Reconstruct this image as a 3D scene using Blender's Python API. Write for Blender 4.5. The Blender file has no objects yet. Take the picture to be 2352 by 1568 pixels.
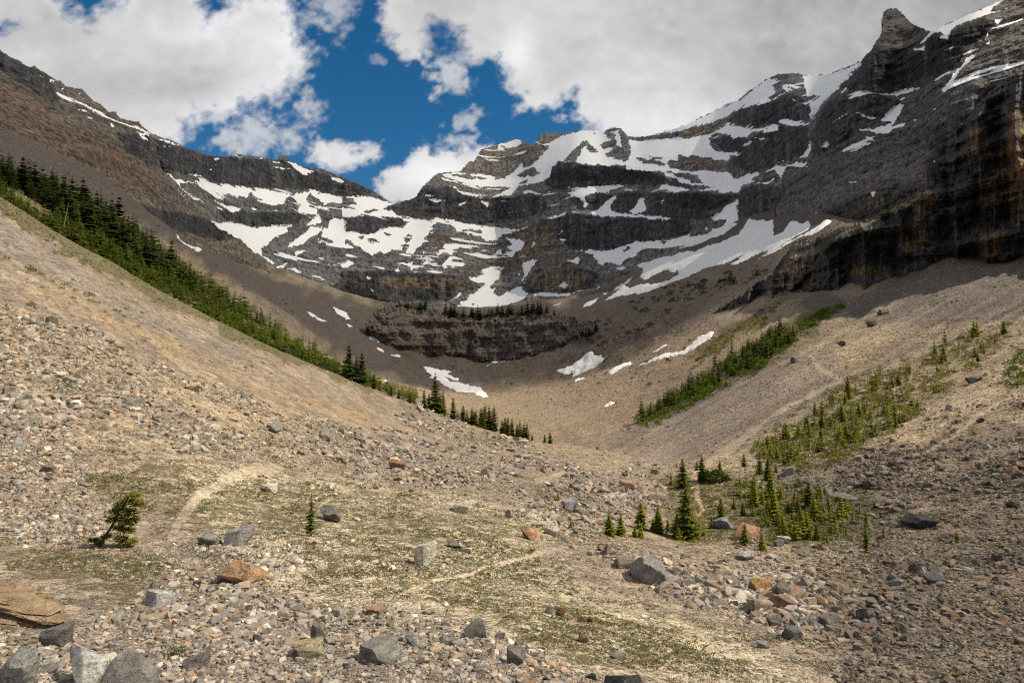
import bpy, math, random
import numpy as np
# ------------------------------------------------------------------ camera, sky, sun, exposure
sc = bpy.context.scene
W, H = 1024, 682
FPX = 24.0/36.0*W
PITCH = math.radians(3.0)
cam_d = bpy.data.cameras.new("camera"); cam_d.lens = 24.0; cam_d.sensor_width = 36.0
cam_d.clip_start = 0.1; cam_d.clip_end = 60000
cam = bpy.data.objects.new("camera", cam_d); sc.collection.objects.link(cam)
cam.location = (0, 0, 0); cam.rotation_euler = (math.radians(90)+PITCH, 0, 0)
sc.camera = cam
SUN_EL, SUN_AZ = math.radians(50), math.radians(96)      # azimuth from +Y towards +X
SDIR = np.array([math.cos(SUN_EL)*math.sin(SUN_AZ), math.cos(SUN_EL)*math.cos(SUN_AZ), math.sin(SUN_EL)])
sl = bpy.data.lights.new("sun", 'SUN'); sl.energy = 5.0; sl.angle = math.radians(0.53); sl.color = (1.0, .89, .70)
so = bpy.data.objects.new("sun", sl); sc.collection.objects.link(so)
so.rotation_euler = (math.pi/2-SUN_EL, 0, math.pi-SUN_AZ)
wd = bpy.data.worlds.new("World"); sc.world = wd; wd.use_nodes = True
wn = wd.node_tree; wn.nodes.clear()
sky = wn.nodes.new("ShaderNodeTexSky"); sky.sky_type = 'NISHITA'; sky.sun_disc = False
sky.sun_elevation = SUN_EL; sky.sun_rotation = SUN_AZ; sky.altitude = 2000; sky.dust_density = .3; sky.ozone_density = 2.5
bg = wn.nodes.new("ShaderNodeBackground"); bg.inputs[1].default_value = 0.080
wo = wn.nodes.new("ShaderNodeOutputWorld")
hs_ = wn.nodes.new('ShaderNodeHueSaturation'); hs_.inputs['Saturation'].default_value = 1.35; hs_.inputs['Hue'].default_value = .492
wn.links.new(sky.outputs[0], hs_.inputs['Color']); 
def wnode(t, **k):
    x = wn.nodes.new(t)
    for a_, b_ in k.items(): setattr(x, a_, b_)
    return x
tcw = wnode('ShaderNodeTexCoord'); sxw = wnode('ShaderNodeSeparateXYZ'); wn.links.new(tcw.outputs['Generated'], sxw.inputs[0])
nzw = wnode('ShaderNodeTexNoise'); nzw.inputs['Scale'].default_value = 2.6; nzw.inputs['Detail'].default_value = 7; nzw.inputs['Roughness'].default_value = .55; wn.links.new(tcw.outputs['Generated'], nzw.inputs['Vector'])
def wmr(v, a_, b_, c_=0.0, d_=1.0):
    x = wnode('ShaderNodeMapRange', interpolation_type='SMOOTHSTEP'); wn.links.new(v, x.inputs[0])
    for q_, w_ in enumerate((a_, b_, c_, d_)): x.inputs[q_+1].default_value = w_
    return x.outputs[0]
def wmath(op, a_, b_):
    x = wnode('ShaderNodeMath', operation=op)
    for q_, w_ in enumerate((a_, b_)):
        if isinstance(w_, float): x.inputs[q_].default_value = w_
        else: wn.links.new(w_, x.inputs[q_])
    return x.outputs[0]
# broken cloud over the rest of the sky (overhead and behind the viewer)
wcl = wmath('MULTIPLY', wmr(nzw.outputs['Fac'], .40, .52), wmath('MAXIMUM', wmr(sxw.outputs[2], .60, .72), wmr(sxw.outputs[1], .45, .15)))
wlum = wnode('ShaderNodeMix', data_type='RGBA'); wlum.inputs[6].default_value = (6.3, 6.25, 6.3, 1); wlum.inputs[7].default_value = (4.2, 4.2, 4.35, 1); wn.links.new(wmr(nzw.outputs['Fac'], .5, .75), wlum.inputs[0])
wmx = wnode('ShaderNodeMix', data_type='RGBA'); wn.links.new(wcl, wmx.inputs[0]); wn.links.new(hs_.outputs[0], wmx.inputs[6]); wn.links.new(wlum.outputs[2], wmx.inputs[7])
wn.links.new(wmx.outputs[2], bg.inputs[0]); wn.links.new(bg.outputs[0], wo.inputs[0])
sc.view_settings.view_transform = 'Standard'; sc.view_settings.look = 'None'
sc.view_settings.gamma = 1; sc.view_settings.exposure = 0.17; sc.view_settings.use_curve_mapping = False
sc.cycles.max_bounces = 6; sc.cycles.diffuse_bounces = 3; sc.cycles.transparent_max_bounces = 8
sc.cycles.use_denoising = False; sc.cycles.filter_width = 1.15; sc.cycles.sample_clamp_indirect = 4
# ------------------------------------------------------------------ helpers
KD = 1024/2352.0          # picture coordinates of the overall view -> frame pixels
def D(pts): return [(a*KD, b*KD) for a, b in pts]
TILE = {'A': (0, 0), 'B': (860, 0), 'C': (1700, 0), 'D': (0, 570), 'E': (860, 570), 'F': (1700, 570), 'G': (0, 1137), 'H': (860, 1137), 'I': (1700, 1137)}
def T(t, s):
    x0, y0 = TILE[t]; v = [float(q) for q in s.replace(',', ' ').split()]
    for i in range(0, len(v), 2):      # let outlines that were cut at a tile edge run on a little
        if v[i] >= 2345 and v[i] < 2365: v[i] += 14
        if -5 < v[i] <= 5: v[i] -= 14
        if 1555 <= v[i+1] < 1570: v[i+1] += 12
        if -5 < v[i+1] <= 3: v[i+1] -= 12
    return [((x0+v[i]/2.7349)*.4, (y0+v[i+1]/2.7349)*.4) for i in range(0, len(v), 2)]
cp, sp = math.cos(PITCH), math.sin(PITCH)
def ray(x, y):
    X = (np.asarray(x, float)-W/2)/FPX; v = (H/2-np.asarray(y, float))/FPX
    d = cp - v*sp
    return X/d, (sp+v*cp)/d
def point(x, y, Y):
    a, b = ray(x, y); return np.stack([a*Y, Y*np.ones_like(a), b*Y], -1)
def project(P):
    Y = P[..., 1]*cp+P[..., 2]*sp; v = (-P[..., 1]*sp+P[..., 2]*cp)/Y
    return W/2+P[..., 0]/Y*FPX, H/2-v*FPX
_rs = np.random.RandomState(7); _N = 64
_tab = _rs.rand(_N, _N, _N).astype(np.float32)
def vnoise(x, y, z=0.0):
    x, y, z = np.broadcast_arrays(np.asarray(x, float), np.asarray(y, float), np.asarray(z, float))
    xi = np.floor(x).astype(np.int64); yi = np.floor(y).astype(np.int64); zi = np.floor(z).astype(np.int64)
    fx = x-xi; fy = y-yi; fz = z-zi
    fx = fx*fx*(3-2*fx); fy = fy*fy*(3-2*fy); fz = fz*fz*(3-2*fz)
    x0 = xi % _N; x1 = (xi+1) % _N; y0 = yi % _N; y1 = (yi+1) % _N; z0 = zi % _N; z1 = (zi+1) % _N
    def L(a, b, t): return a+(b-a)*t
    c0 = L(L(_tab[x0, y0, z0], _tab[x1, y0, z0], fx), L(_tab[x0, y1, z0], _tab[x1, y1, z0], fx), fy)
    c1 = L(L(_tab[x0, y0, z1], _tab[x1, y0, z1], fx), L(_tab[x0, y1, z1], _tab[x1, y1, z1], fx), fy)
    return L(c0, c1, fz)*2-1
def fbm(x, y, z=0.0, o=4, g=.5, ridged=False):
    s = 0; a = 1; t = 0
    for i in range(o):
        n = vnoise(x*2**i+17.3*i, y*2**i+5.1*i, np.asarray(z)*2**i+9.7*i)
        if ridged: n = 1-2*np.abs(n)
        s = s+a*n; t += a; a *= g
    return s/t*1.4
def sstep(a, b, x):
    t = np.clip((x-a)/(b-a), 0, 1); return t*t*(3-2*t)
def sdf(poly, x, y, pad=8.0):
    """signed distance in pixels to an outline, positive inside, -pad far away"""
    p = np.array(poly, float); out = np.full(x.shape, -pad)
    m = (x > p[:, 0].min()-pad) & (x < p[:, 0].max()+pad) & (y > p[:, 1].min()-pad) & (y < p[:, 1].max()+pad)
    if not m.any(): return out
    xx, yy = x[m], y[m]; d = np.full(xx.shape, 1e9); ins = np.zeros(xx.shape, bool)
    for i in range(len(p)):
        ax, ay = p[i]; bx, by = p[(i+1) % len(p)]; ex, ey = bx-ax, by-ay
        t = np.clip(((xx-ax)*ex+(yy-ay)*ey)/(ex*ex+ey*ey+1e-9), 0, 1)
        d = np.minimum(d, (xx-ax-t*ex)**2+(yy-ay-t*ey)**2)
        c = ((ay > yy) != (by > yy)); 
        if abs(ey) > 1e-9: ins ^= c & (xx < ax+(yy-ay)*ex/ey)
    d = np.sqrt(d); out[m] = np.where(ins, d, -np.minimum(d, pad)); return out
def line_d(poly, x, y, pad=30.0):
    p = np.array(poly, float); out = np.full(x.shape, pad)
    m = (x > p[:, 0].min()-pad) & (x < p[:, 0].max()+pad) & (y > p[:, 1].min()-pad) & (y < p[:, 1].max()+pad)
    if not m.any(): return out
    xx, yy = x[m], y[m]; d = np.full(xx.shape, 1e9)
    for i in range(len(p)-1):
        ax, ay = p[i]; bx, by = p[i+1]; ex, ey = bx-ax, by-ay
        t = np.clip(((xx-ax)*ex+(yy-ay)*ey)/(ex*ex+ey*ey+1e-9), 0, 1)
        d = np.minimum(d, (xx-ax-t*ex)**2+(yy-ay-t*ey)**2)
    out[m] = np.minimum(np.sqrt(d), pad); return out
def umax(polys, x, y, pad=8.0):
    o = np.full(x.shape, -pad)
    for p in polys: o = np.maximum(o, sdf(p, x, y, pad))
    return o
def blur(a, r, axis, n=2):
    if r < 1: return a
    for _ in range(n):
        pd = [(0, 0)]*a.ndim; pd[axis] = (r+1, r); b = np.pad(a, pd, mode='edge').cumsum(axis)
        k = a.shape[axis]; hi = np.take(b, np.arange(2*r+1, 2*r+1+k), axis); lo = np.take(b, np.arange(0, k), axis)
        a = (hi-lo)/(2*r+1)
    return a
def mk_mesh(name, V, Fc, attrs=None, smooth=True, mat=None, quads=True):
    """mesh from numpy arrays; Fc is (n,3) or (n,4)"""
    me = bpy.data.meshes.new(name); n = len(Fc); k = Fc.shape[1]
    me.vertices.add(len(V)); me.vertices.foreach_set("co", np.ascontiguousarray(V, np.float32).ravel())
    me.loops.add(n*k); me.loops.foreach_set("vertex_index", np.ascontiguousarray(Fc, np.int32).ravel())
    me.polygons.add(n); me.polygons.foreach_set("loop_start", np.arange(0, n*k, k, dtype=np.int32))
    try: me.polygons.foreach_set("loop_total", np.full(n, k, np.int32))
    except Exception: pass
    me.polygons.foreach_set("use_smooth", np.full(n, smooth))
    for an, v in (attrs or {}).items():
        v = np.asarray(v, np.float32)
        if v.ndim == 2:
            at = me.attributes.new(an, 'FLOAT_COLOR', 'POINT')
            if v.shape[1] == 3: v = np.concatenate([v, np.ones((len(v), 1), np.float32)], 1)
            at.data.foreach_set("color", np.ascontiguousarray(v).ravel())
        else:
            at = me.attributes.new(an, 'FLOAT', 'POINT'); at.data.foreach_set("value", v)
    if mat: me.materials.append(mat)
    me.update(calc_edges=True)
    return me
def add(name, me, parent=None, kind=None, label=None, cat=None, group=None, loc=None):
    o = bpy.data.objects.new(name, me); sc.collection.objects.link(o)
    if parent: o.parent = parent
    if loc is not None: o.location = loc
    if kind: o["kind"] = kind
    if label: o["label"] = label
    if cat: o["category"] = cat
    if group: o["group"] = group
    return o
def grid_faces(nr, nc, keep=None):
    i = np.arange(nr*nc).reshape(nr, nc)
    f = np.stack([i[:-1, :-1], i[:-1, 1:], i[1:, 1:], i[1:, :-1]], -1)
    return f.reshape(-1, 4) if keep is None else f[keep]
def compact(V, Fc, attrs):
    u, inv = np.unique(Fc.ravel(), return_inverse=True)
    return V[u], inv.reshape(Fc.shape), {k: v[u] for k, v in attrs.items()}
# ------------------------------------------------------------------ materials
class NT:
    def __init__(s, name):
        s.m = bpy.data.materials.new(name); s.m.use_nodes = True; s.t = s.m.node_tree; s.t.nodes.clear()
        s.out = s.n("ShaderNodeOutputMaterial")
    def n(s, t, **k):
        x = s.t.nodes.new(t)
        for a, b in k.items(): setattr(x, a, b)
        return x
    def l(s, a, b): s.t.links.new(a, b)
    def val(s, sock, v):
        if hasattr(v, 'is_linked') or hasattr(v, 'links'): s.l(v, sock)
        else: sock.default_value = v
    def attr(s, name, typ='GEOMETRY'):
        a = s.n("ShaderNodeAttribute"); a.attribute_type = typ; a.attribute_name = name; return a
    def noise(s, scale, detail=3, rough=.6, vec=None, dist=0):
        a = s.n("ShaderNodeTexNoise"); a.inputs['Scale'].default_value = scale; a.inputs['Detail'].default_value = detail
        a.inputs['Roughness'].default_value = rough; a.inputs['Distortion'].default_value = dist
        if vec: s.l(vec, a.inputs['Vector'])
        return a.outputs['Fac']
    def vor(s, scale, vec=None, feat='F1', out='Color'):
        a = s.n("ShaderNodeTexVoronoi"); a.feature = feat; a.inputs['Scale'].default_value = scale
        if vec: s.l(vec, a.inputs['Vector'])
        return a.outputs[out]
    def math(s, op, a, b=0.0, clamp=False):
        x = s.n("ShaderNodeMath"); x.operation = op; x.use_clamp = clamp; s.val(x.inputs[0], a); s.val(x.inputs[1], b); return x.outputs[0]
    def mr(s, v, a, b, c=0.0, d=1.0):
        x = s.n("ShaderNodeMapRange"); s.val(x.inputs[0], v)
        for i, q in enumerate((a, b, c, d)): x.inputs[i+1].default_value = q
        return x.outputs[0]
    def mix(s, f, a, b, bt='MIX'):
        x = s.n("ShaderNodeMix"); x.data_type = 'RGBA'; x.blend_type = bt; s.val(x.inputs[0], f); s.val(x.inputs[6], a); s.val(x.inputs[7], b); return x.outputs[2]
    def gray(s, v):
        c = s.n("ShaderNodeCombineColor"); [s.l(v, c.inputs[i]) for i in range(3)]; return c.outputs[0]
    def bsdf(s, col, rough=.9, bump=None, bd=.1, bs=1.0, spec=.2, trans=0):
        p = s.n("ShaderNodeBsdfPrincipled"); s.val(p.inputs['Base Color'], col); s.val(p.inputs['Roughness'], rough)
        p.inputs['Specular IOR Level'].default_value = spec
        if bump is not None:
            b = s.n("ShaderNodeBump"); b.inputs['Distance'].default_value = bd; b.inputs['Strength'].default_value = bs
            s.l(bump, b.inputs['Height']); s.l(b.outputs[0], p.inputs['Normal'])
        o = p.outputs[0]
        if trans:
            tr = s.n("ShaderNodeBsdfTranslucent"); s.val(tr.inputs[0], col); mx = s.n("ShaderNodeMixShader"); mx.inputs[0].default_value = trans
            s.l(o, mx.inputs[1]); s.l(tr.outputs[0], mx.inputs[2]); o = mx.outputs[0]
        s.l(o, s.out.inputs[0]); return s.m
def rock_mat(q=1.0, bw=.42):
    s = NT("mountain_rock"); pos = s.n("ShaderNodeNewGeometry").outputs['Position']
    col = s.attr("col").outputs['Color']; sn = s.attr("snow").outputs['Fac']
    v = s.noise(.12*q, 8, .62, pos); v2 = s.noise(.5, 4, .6, pos)
    mp = s.n("ShaderNodeMapping"); mp.inputs['Scale'].default_value = (.30*q, .30*q, .035*q); s.l(pos, mp.inputs[0])
    st = s.noise(1.0, 5, .65, mp.outputs[0])
    mp2 = s.n('ShaderNodeMapping'); mp2.inputs['Scale'].default_value = (.022*q, .022*q, .42*q); mp2.inputs['Rotation'].default_value = (.05, -.04, 0); s.l(pos, mp2.inputs[0]); be = s.noise(1.0, 6, .7, mp2.outputs[0], .3)
    crk = s.mr(s.vor(.16*q, pos, 'DISTANCE_TO_EDGE', 'Distance'), 0, .05)
    k = s.math('ADD', s.mr(v, .35, .65, .40, 1.65), s.mr(st, .35, .65, -.38, .38)); k = s.math('ADD', k, s.mr(be, .36, .64, -bw, bw)); k = s.math('MAXIMUM', k, .22); k = s.math('MULTIPLY', k, s.mr(crk, 0, 1, .72, 1.03))
    c = s.mix(1.0, col, s.gray(k), 'MULTIPLY')
    f = s.math('ADD', sn, s.mr(v2, .3, .7, -.14, .14)); f = s.mr(f, -.05, .05)
    snow = s.mix(s.noise(.03, 3, .5, pos), (.95, .95, .95, 1), (.86, .865, .875, 1))
    c2 = s.mix(f, c, snow)
    h = s.math('MULTIPLY', s.math('ADD', s.math('ADD', v, s.math('MULTIPLY', be, .9)), s.math('MULTIPLY', st, .6)), s.math('SUBTRACT', 1.0, s.math('MULTIPLY', f, .92)))
    return s.bsdf(c2, .9, h, 7.0/q, 1.0)
def ground_mat():
    s = NT("scree_ground"); pos = s.n("ShaderNodeNewGeometry").outputs['Position']
    col = s.attr("col").outputs['Color']; gs = s.attr("grass").outputs['Fac']; fine = s.attr("fine").outputs['Fac']; pale = s.attr("pale").outputs['Fac']
    # pebbles at four real sizes
    def peb(sc_, amp):
        c = s.n("ShaderNodeSeparateColor"); s.l(s.vor(sc_, pos), c.inputs[0]); return c
    a = peb(.9, 1); b = peb(2.6, 1); c = peb(9, 1); d = peb(30, 1)
    k = s.math('ADD', s.mr(a.outputs[0], 0, 1, -.30, .30), s.mr(b.outputs[0], 0, 1, -.42, .42))
    k = s.math('ADD', k, s.mr(c.outputs[0], 0, 1, -.42, .42)); k = s.math('ADD', k, s.mr(d.outputs[0], 0, 1, -.35, .35)); k = s.math('MAXIMUM', k, -.75)
    k = s.math('MULTIPLY', k, s.math('SUBTRACT', 1.0, s.math('MULTIPLY', fine, .40)))
    k = s.math('ADD', k, 1.0)
    cc = s.mix(1.0, col, s.gray(k), 'MULTIPLY')
    w = s.math('MULTIPLY', s.math('GREATER_THAN', c.outputs[1], .74), s.math('MULTIPLY', pale, .75))
    cc = s.mix(w, cc, (.62, .57, .48, 1))
    o = s.math('MULTIPLY', s.math('GREATER_THAN', b.outputs[1], .82), s.math('MULTIPLY', s.math('SUBTRACT', 1.0, fine), .5))
    cc = s.mix(o, cc, s.mix(b.outputs[2], (.30, .17, .10, 1), (.22, .21, .21, 1)))
    n1 = s.noise(1.3, 5, .65, pos, .4); n2 = s.noise(7, 3, .7, pos)
    g = s.math('ADD', gs, s.math('ADD', s.mr(n1, .3, .7, -.6, .6), s.mr(n2, .3, .7, -.45, .45)))
    g = s.mr(g, -.05, .12)
    gc = s.mix(s.noise(3, 3, .6, pos), (.080, .084, .026, 1), (.165, .15, .058, 1))
    gc = s.mix(s.mr(n2, .35, .65), gc, (.13, .105, .06, 1))
    cc = s.mix(s.math('MULTIPLY', g, .88), cc, gc)
    sd = s.vor(9, pos, out='Distance'); sd2 = s.vor(30, pos, out='Distance'); sd3 = s.vor(2.6, pos, out='Distance')
    h = s.math('ADD', s.math('MULTIPLY', sd, -.55), s.math('MULTIPLY', sd2, -.2)); h = s.math('ADD', h, s.math('MULTIPLY', sd3, -1.2))
    h = s.math('MULTIPLY', h, s.math('SUBTRACT', 1.0, s.math('MULTIPLY', fine, .4))); h = s.math('ADD', h, s.math('MULTIPLY', s.noise(.7, 5, .7, pos), 3.0))
    return s.bsdf(cc, .95, h, .14, 1.0, .15)
def stone_mat(name, objcol):
    s = NT(name); tc = s.n("ShaderNodeTexCoord"); pos = s.n("ShaderNodeNewGeometry").outputs['Position']
    if objcol:
        base = s.n("ShaderNodeObjectInfo").outputs['Color']
    else: base = s.attr("col").outputs['Color']
    n = s.noise(2.6, 8, .68, pos, .8); n2 = s.noise(18, 4, .7, pos)
    crk = s.vor(2.2, pos, 'DISTANCE_TO_EDGE', 'Distance'); crk = s.mr(crk, 0, .06)
    k = s.math('ADD', s.mr(n, .3, .7, .5, 1.4), s.mr(n2, .3, .7, -.16, .16)); 
    c = s.mix(1.0, base, s.gray(k), 'MULTIPLY')
    if objcol:
        c = s.mix(s.mr(s.noise(5, 4, .7, pos), .60, .68, 0, .6), c, (.42, .38, .31, 1))
        c = s.mix(s.mr(s.noise(2.2, 4, .7, pos), .62, .72, 0, .55), c, (.07, .065, .055, 1))
    h = s.math('ADD', n, s.math('MULTIPLY', n2, .35))
    if objcol:
        mp = s.n("ShaderNodeMapping"); mp.inputs['Scale'].default_value = (1.2, 1.2, 11); mp.inputs['Rotation'].default_value = (.35, .3, 0); s.l(pos, mp.inputs[0]); bd_ = s.noise(1.0, 5, .7, mp.outputs[0], .6)
        c = s.mix(1.0, c, s.gray(s.mr(bd_, .35, .65, .78, 1.18)), 'MULTIPLY')
        ck = s.n("ShaderNodeTexVoronoi"); ck.feature = 'DISTANCE_TO_EDGE'; ck.inputs['Scale'].default_value = 1.7; wr = s.n("ShaderNodeVectorMath"); wr.operation = 'ADD'; nn = s.n("ShaderNodeTexNoise"); nn.inputs['Scale'].default_value = 2.5; nn.inputs['Detail'].default_value = 5; s.l(pos, nn.inputs['Vector']); s.l(pos, wr.inputs[0]); s.l(nn.outputs['Color'], wr.inputs[1]); s.l(wr.outputs[0], ck.inputs['Vector'])
        cf = s.math('MAXIMUM', s.mr(ck.outputs['Distance'], 0, .022), s.mr(s.noise(1.4, 2, .5, pos), .45, .55)); c = s.mix(1.0, c, s.gray(s.mr(cf, 0, 1, .45, 1.0)), 'MULTIPLY')
        h = s.math('ADD', s.math('ADD', h, s.math('MULTIPLY', bd_, .35)), s.math('MULTIPLY', cf, .22))
    return s.bsdf(c, .92, h, .22 if objcol else .04, 1.0 if objcol else .6, .2)
def leaf_mat(name, c1, c2):
    s = NT(name); r = s.n("ShaderNodeObjectInfo").outputs['Random']; pos = s.n("ShaderNodeNewGeometry").outputs['Position']
    v = s.attr("tint").outputs['Fac']
    c = s.mix(s.math('ADD', s.math('MULTIPLY', r, .6), s.math('MULTIPLY', v, .4)), c1, c2)
    c = s.mix(s.mr(s.noise(2.5, 3, .6, pos), .35, .65, 0, .45), c, (c1[0]*.5, c1[1]*.55, c1[2]*.5, 1))
    return s.bsdf(c, .8, spec=.1, trans=.35)
def plain(name, c, rough=.9, sc_=8.0):
    s = NT(name); pos = s.n("ShaderNodeNewGeometry").outputs['Position']
    n = s.noise(sc_, 4, .6, pos); c2 = tuple(x*.55 for x in c[:3])+(1,)
    return s.bsdf(s.mix(n, c2, c), rough, n, .02, .6)
M_ROCK = rock_mat(); M_GROUND = ground_mat(); M_STONE = stone_mat("rubble_stone", False); M_BOULDER = stone_mat("boulder_stone", True)
M_BARK = plain("bark", (.10, .075, .055, 1)); M_DEAD = plain("dead_wood", (.30, .27, .24, 1))
M_SPRUCE = leaf_mat("spruce_needles", (.055, .074, .010, 1), (.165, .17, .018, 1))
M_DARK = leaf_mat("dark_needles", (.028, .046, .013, 1), (.085, .112, .024, 1))
M_LARCH = leaf_mat("larch_needles", (.135, .155, .014, 1), (.32, .31, .030, 1))
M_SHRUB = leaf_mat("shrub_leaves", (.060, .105, .012, 1), (.14, .185, .020, 1))
def snow_mat():
    s = NT("old_snow"); pos = s.n("ShaderNodeNewGeometry").outputs['Position']
    n = s.noise(.5, 4, .6, pos); c = s.mix(n, (.90, .90, .89, 1), (.74, .73, .72, 1))
    c = s.mix(s.mr(s.noise(2.0, 4, .7, pos), .60, .75, 0, .45), c, (.5, .45, .4, 1))
    return s.bsdf(c, .7, n, .15, .6)
M_SNOW = snow_mat()
# ------------------------------------------------------------------ the ground: one lofted terrain from the camera to the foot of the cliffs
GC = [  # (x, y, distance) stations of guide lines, near to far, in overall-view coordinates
 [(-900, 2600, 5.5), (1176, 2600, 5.5), (3300, 2600, 5.5)],
 [(-900, 2000, 8.5), (1176, 2000, 8.5), (3300, 2000, 8.5)],
 [(-900, 1568, 12), (0, 1568, 12.5), (1176, 1568, 14), (1700, 1568, 16), (2352, 1568, 18), (3300, 1568, 18)],
 [(-900, 1400, 17), (0, 1400, 17), (1176, 1400, 22), (1700, 1410, 25), (2352, 1400, 26), (3300, 1400, 26)],
 [(-900, 1180, 27), (0, 1230, 27), (700, 1230, 29), (1000, 1240, 31), (1250, 1230, 40), (1575, 1235, 50), (2000, 1230, 46), (2352, 1230, 40), (3300, 1200, 36)],
 [(-900, 980, 34), (0, 1040, 34), (450, 1110, 37), (900, 1085, 58), (1250, 1110, 62), (1500, 1110, 73), (1700, 1090, 76), (2000, 1060, 68), (2352, 1040, 60), (3300, 1000, 50)],
 [(-900, 350, 58), (0, 700, 58), (200, 762, 60), (430, 872, 62), (620, 932, 66), (800, 985, 73), (950, 1012, 85), (1200, 1058, 95), (1500, 1080, 92), (1800, 1010, 98), (2100, 910, 105), (2352, 850, 100), (3300, 650, 90)],
 [(-900, 0, 100), (-300, 290, 100), (0, 455, 98), (150, 545, 100), (300, 625, 104), (430, 700, 108), (560, 762, 114), (660, 806, 119), (760, 850, 125), (900, 906, 138), (1050, 962, 148), (1180, 1000, 150), (1300, 1020, 140), (1400, 1042, 125), (1550, 1062, 112), (1700, 1000, 120), (1800, 945, 130), (2100, 830, 145), (2352, 770, 140), (3300, 500, 120)],
 [(-900, 90, 140), (-300, 360, 140), (0, 510, 140), (300, 680, 150), (560, 815, 160), (760, 900, 170), (900, 950, 180), (1050, 1000, 190), (1180, 1030, 190), (1300, 1040, 180), (1400, 1040, 155), (1550, 1035, 135), (1700, 965, 140), (1800, 905, 150), (2100, 790, 160), (2352, 735, 155), (3300, 450, 130)],
 [(-900, 0, 180), (-300, 290, 180), (0, 452, 185), (300, 622, 195), (560, 755, 210), (760, 845, 230), (900, 900, 250), (1050, 940, 270), (1180, 980, 240), (1300, 990, 230), (1400, 990, 215), (1550, 960, 200), (1700, 890, 190), (1800, 830, 190), (1950, 770, 190), (2100, 730, 190), (2352, 700, 170), (3300, 400, 140)],
 [(-900, -60, 230), (-300, 240, 230), (0, 400, 240), (200, 480, 260), (400, 600, 280), (560, 700, 300), (700, 785, 330), (850, 865, 370), (1000, 900, 400), (1150, 905, 400), (1300, 900, 370), (1450, 870, 340), (1600, 800, 320), (1700, 750, 310), (1800, 710, 290), (1880, 690, 270), (1960, 720, 230), (2060, 690, 225), (2180, 640, 225), (2352, 650, 200), (3300, 350, 150)],
 [(-900, -140, 280), (-300, 180, 280), (0, 350, 290), (200, 430, 320), (400, 545, 380), (560, 650, 430), (700, 735, 470), (850, 800, 520), (950, 822, 560), (1100, 838, 580), (1200, 825, 570), (1320, 790, 540), (1450, 740, 490), (1600, 690, 440), (1700, 670, 410), (1800, 640, 380), (1870, 640, 350), (1960, 670, 262), (2060, 640, 258), (2180, 575, 262), (2260, 598, 240), (2352, 610, 222), (3300, 300, 160)],
 [(-900, -220, 330), (-300, 120, 330), (0, 300, 340), (200, 385, 390), (400, 530, 480), (480, 580, 560), (640, 638, 680), (750, 668, 730), (860, 708, 780), (950, 740, 800), (1150, 745, 820), (1300, 712, 800), (1400, 680, 760), (1550, 610, 680), (1700, 545, 600), (1800, 515, 540), (1900, 490, 500), (2000, 520, 420), (2100, 530, 330), (2352, 520, 262), (3300, 200, 180)],
 [(-900, -260, 380), (-300, 90, 380), (0, 270, 390), (200, 350, 450), (400, 500, 560), (480, 555, 650), (640, 615, 800), (750, 655, 880), (860, 690, 950), (950, 705, 1000), (1150, 700, 1050), (1300, 680, 1000), (1400, 650, 950), (1550, 575, 860), (1700, 500, 760), (1800, 480, 680), (1900, 485, 560), (2000, 515, 470), (2100, 525, 370), (2352, 515, 290), (3300, 150, 200)],
]
ROWS = [6, 14, 95, 75, 70, 75, 90, 10, 14, 30, 60, 70, 24]
xs = np.concatenate([np.linspace(-380, -18, 60), np.arange(-15, 1040, 1.0), np.linspace(1043, 1420, 60)])
Yg = []; yg = []
for c in GC:
    c = np.array(c, float); px = c[:, 0]*KD
    fx = np.arange(-400, 1440, 1.0)
    yy = blur(np.interp(fx, px, c[:, 1]*KD), 9, 0); LL = blur(np.interp(fx, px, np.log(c[:, 2])), 14, 0)
    yg.append(np.interp(xs, fx, yy)); Yg.append(np.interp(xs, fx, LL))
yg = np.array(yg); Yg = np.array(Yg)
def hermite(Z):
    n = len(Z); m = np.zeros_like(Z); d = Z[1:]-Z[:-1]
    s = d[:-1]*d[1:]; h = np.where(s > 0, 2*d[:-1]*d[1:]/(d[:-1]+d[1:]+np.where(d[:-1]+d[1:] == 0, 1e-9, 0)), 0)
    m[1:-1] = h; m[0] = d[0]; m[-1] = d[-1]; out = []
    for i, r in enumerate(ROWS):
        t = (np.arange(r)/r)[:, None]; t2 = t*t; t3 = t2*t
        out.append((2*t3-3*t2+1)*Z[i]+(t3-2*t2+t)*m[i]+(-2*t3+3*t2)*Z[i+1]+(t3-t2)*m[i+1])
    out.append(Z[-1:]); return np.concatenate(out)
GY = np.exp(hermite(Yg)); Gy = hermite(yg); Gx = np.broadcast_to(xs, Gy.shape).copy()
band = np.concatenate([np.full(r, i)+np.arange(r)/r for i, r in enumerate(ROWS)]+[[13.0]])[:, None]+np.zeros_like(Gy)
GP = point(Gx, Gy, GY)
cg = lambda *p: umax([D(q) for q in p], Gx, Gy, 30.0)
X, Y, Z = GP[..., 0], GP[..., 1], GP[..., 2]
near = 1-sstep(60, 160, Y)
dz = near*(fbm(X/9, Y/9, 0, 4)*.42+fbm(X/1.6, Y/1.6, 3, 3)*.07)
far = sstep(110, 260, Y)
dz = dz+far*sstep(-20, 10, cg([(850, 740), (1330, 760), (1560, 720), (1400, 830), (1100, 870), (900, 830)]))*(fbm(X/14, Y/14, 3, 4)*3.5+fbm(X/4, Y/4, 3, 3)*1.0)
dz = dz+far*(fbm(X/45, Y/45, 7, 5)*2.4+fbm(X/9, Y/9, 2, 3)*.45)
mid = sstep(50, 75, Y)*(1-sstep(150, 260, Y))
dz = dz+mid*(fbm(X/20, Y/20, 1, 4)*.5)+sstep(20, 60, Y)*fbm(X/3.2, Y/3.2, 5, 3)*.12
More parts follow.
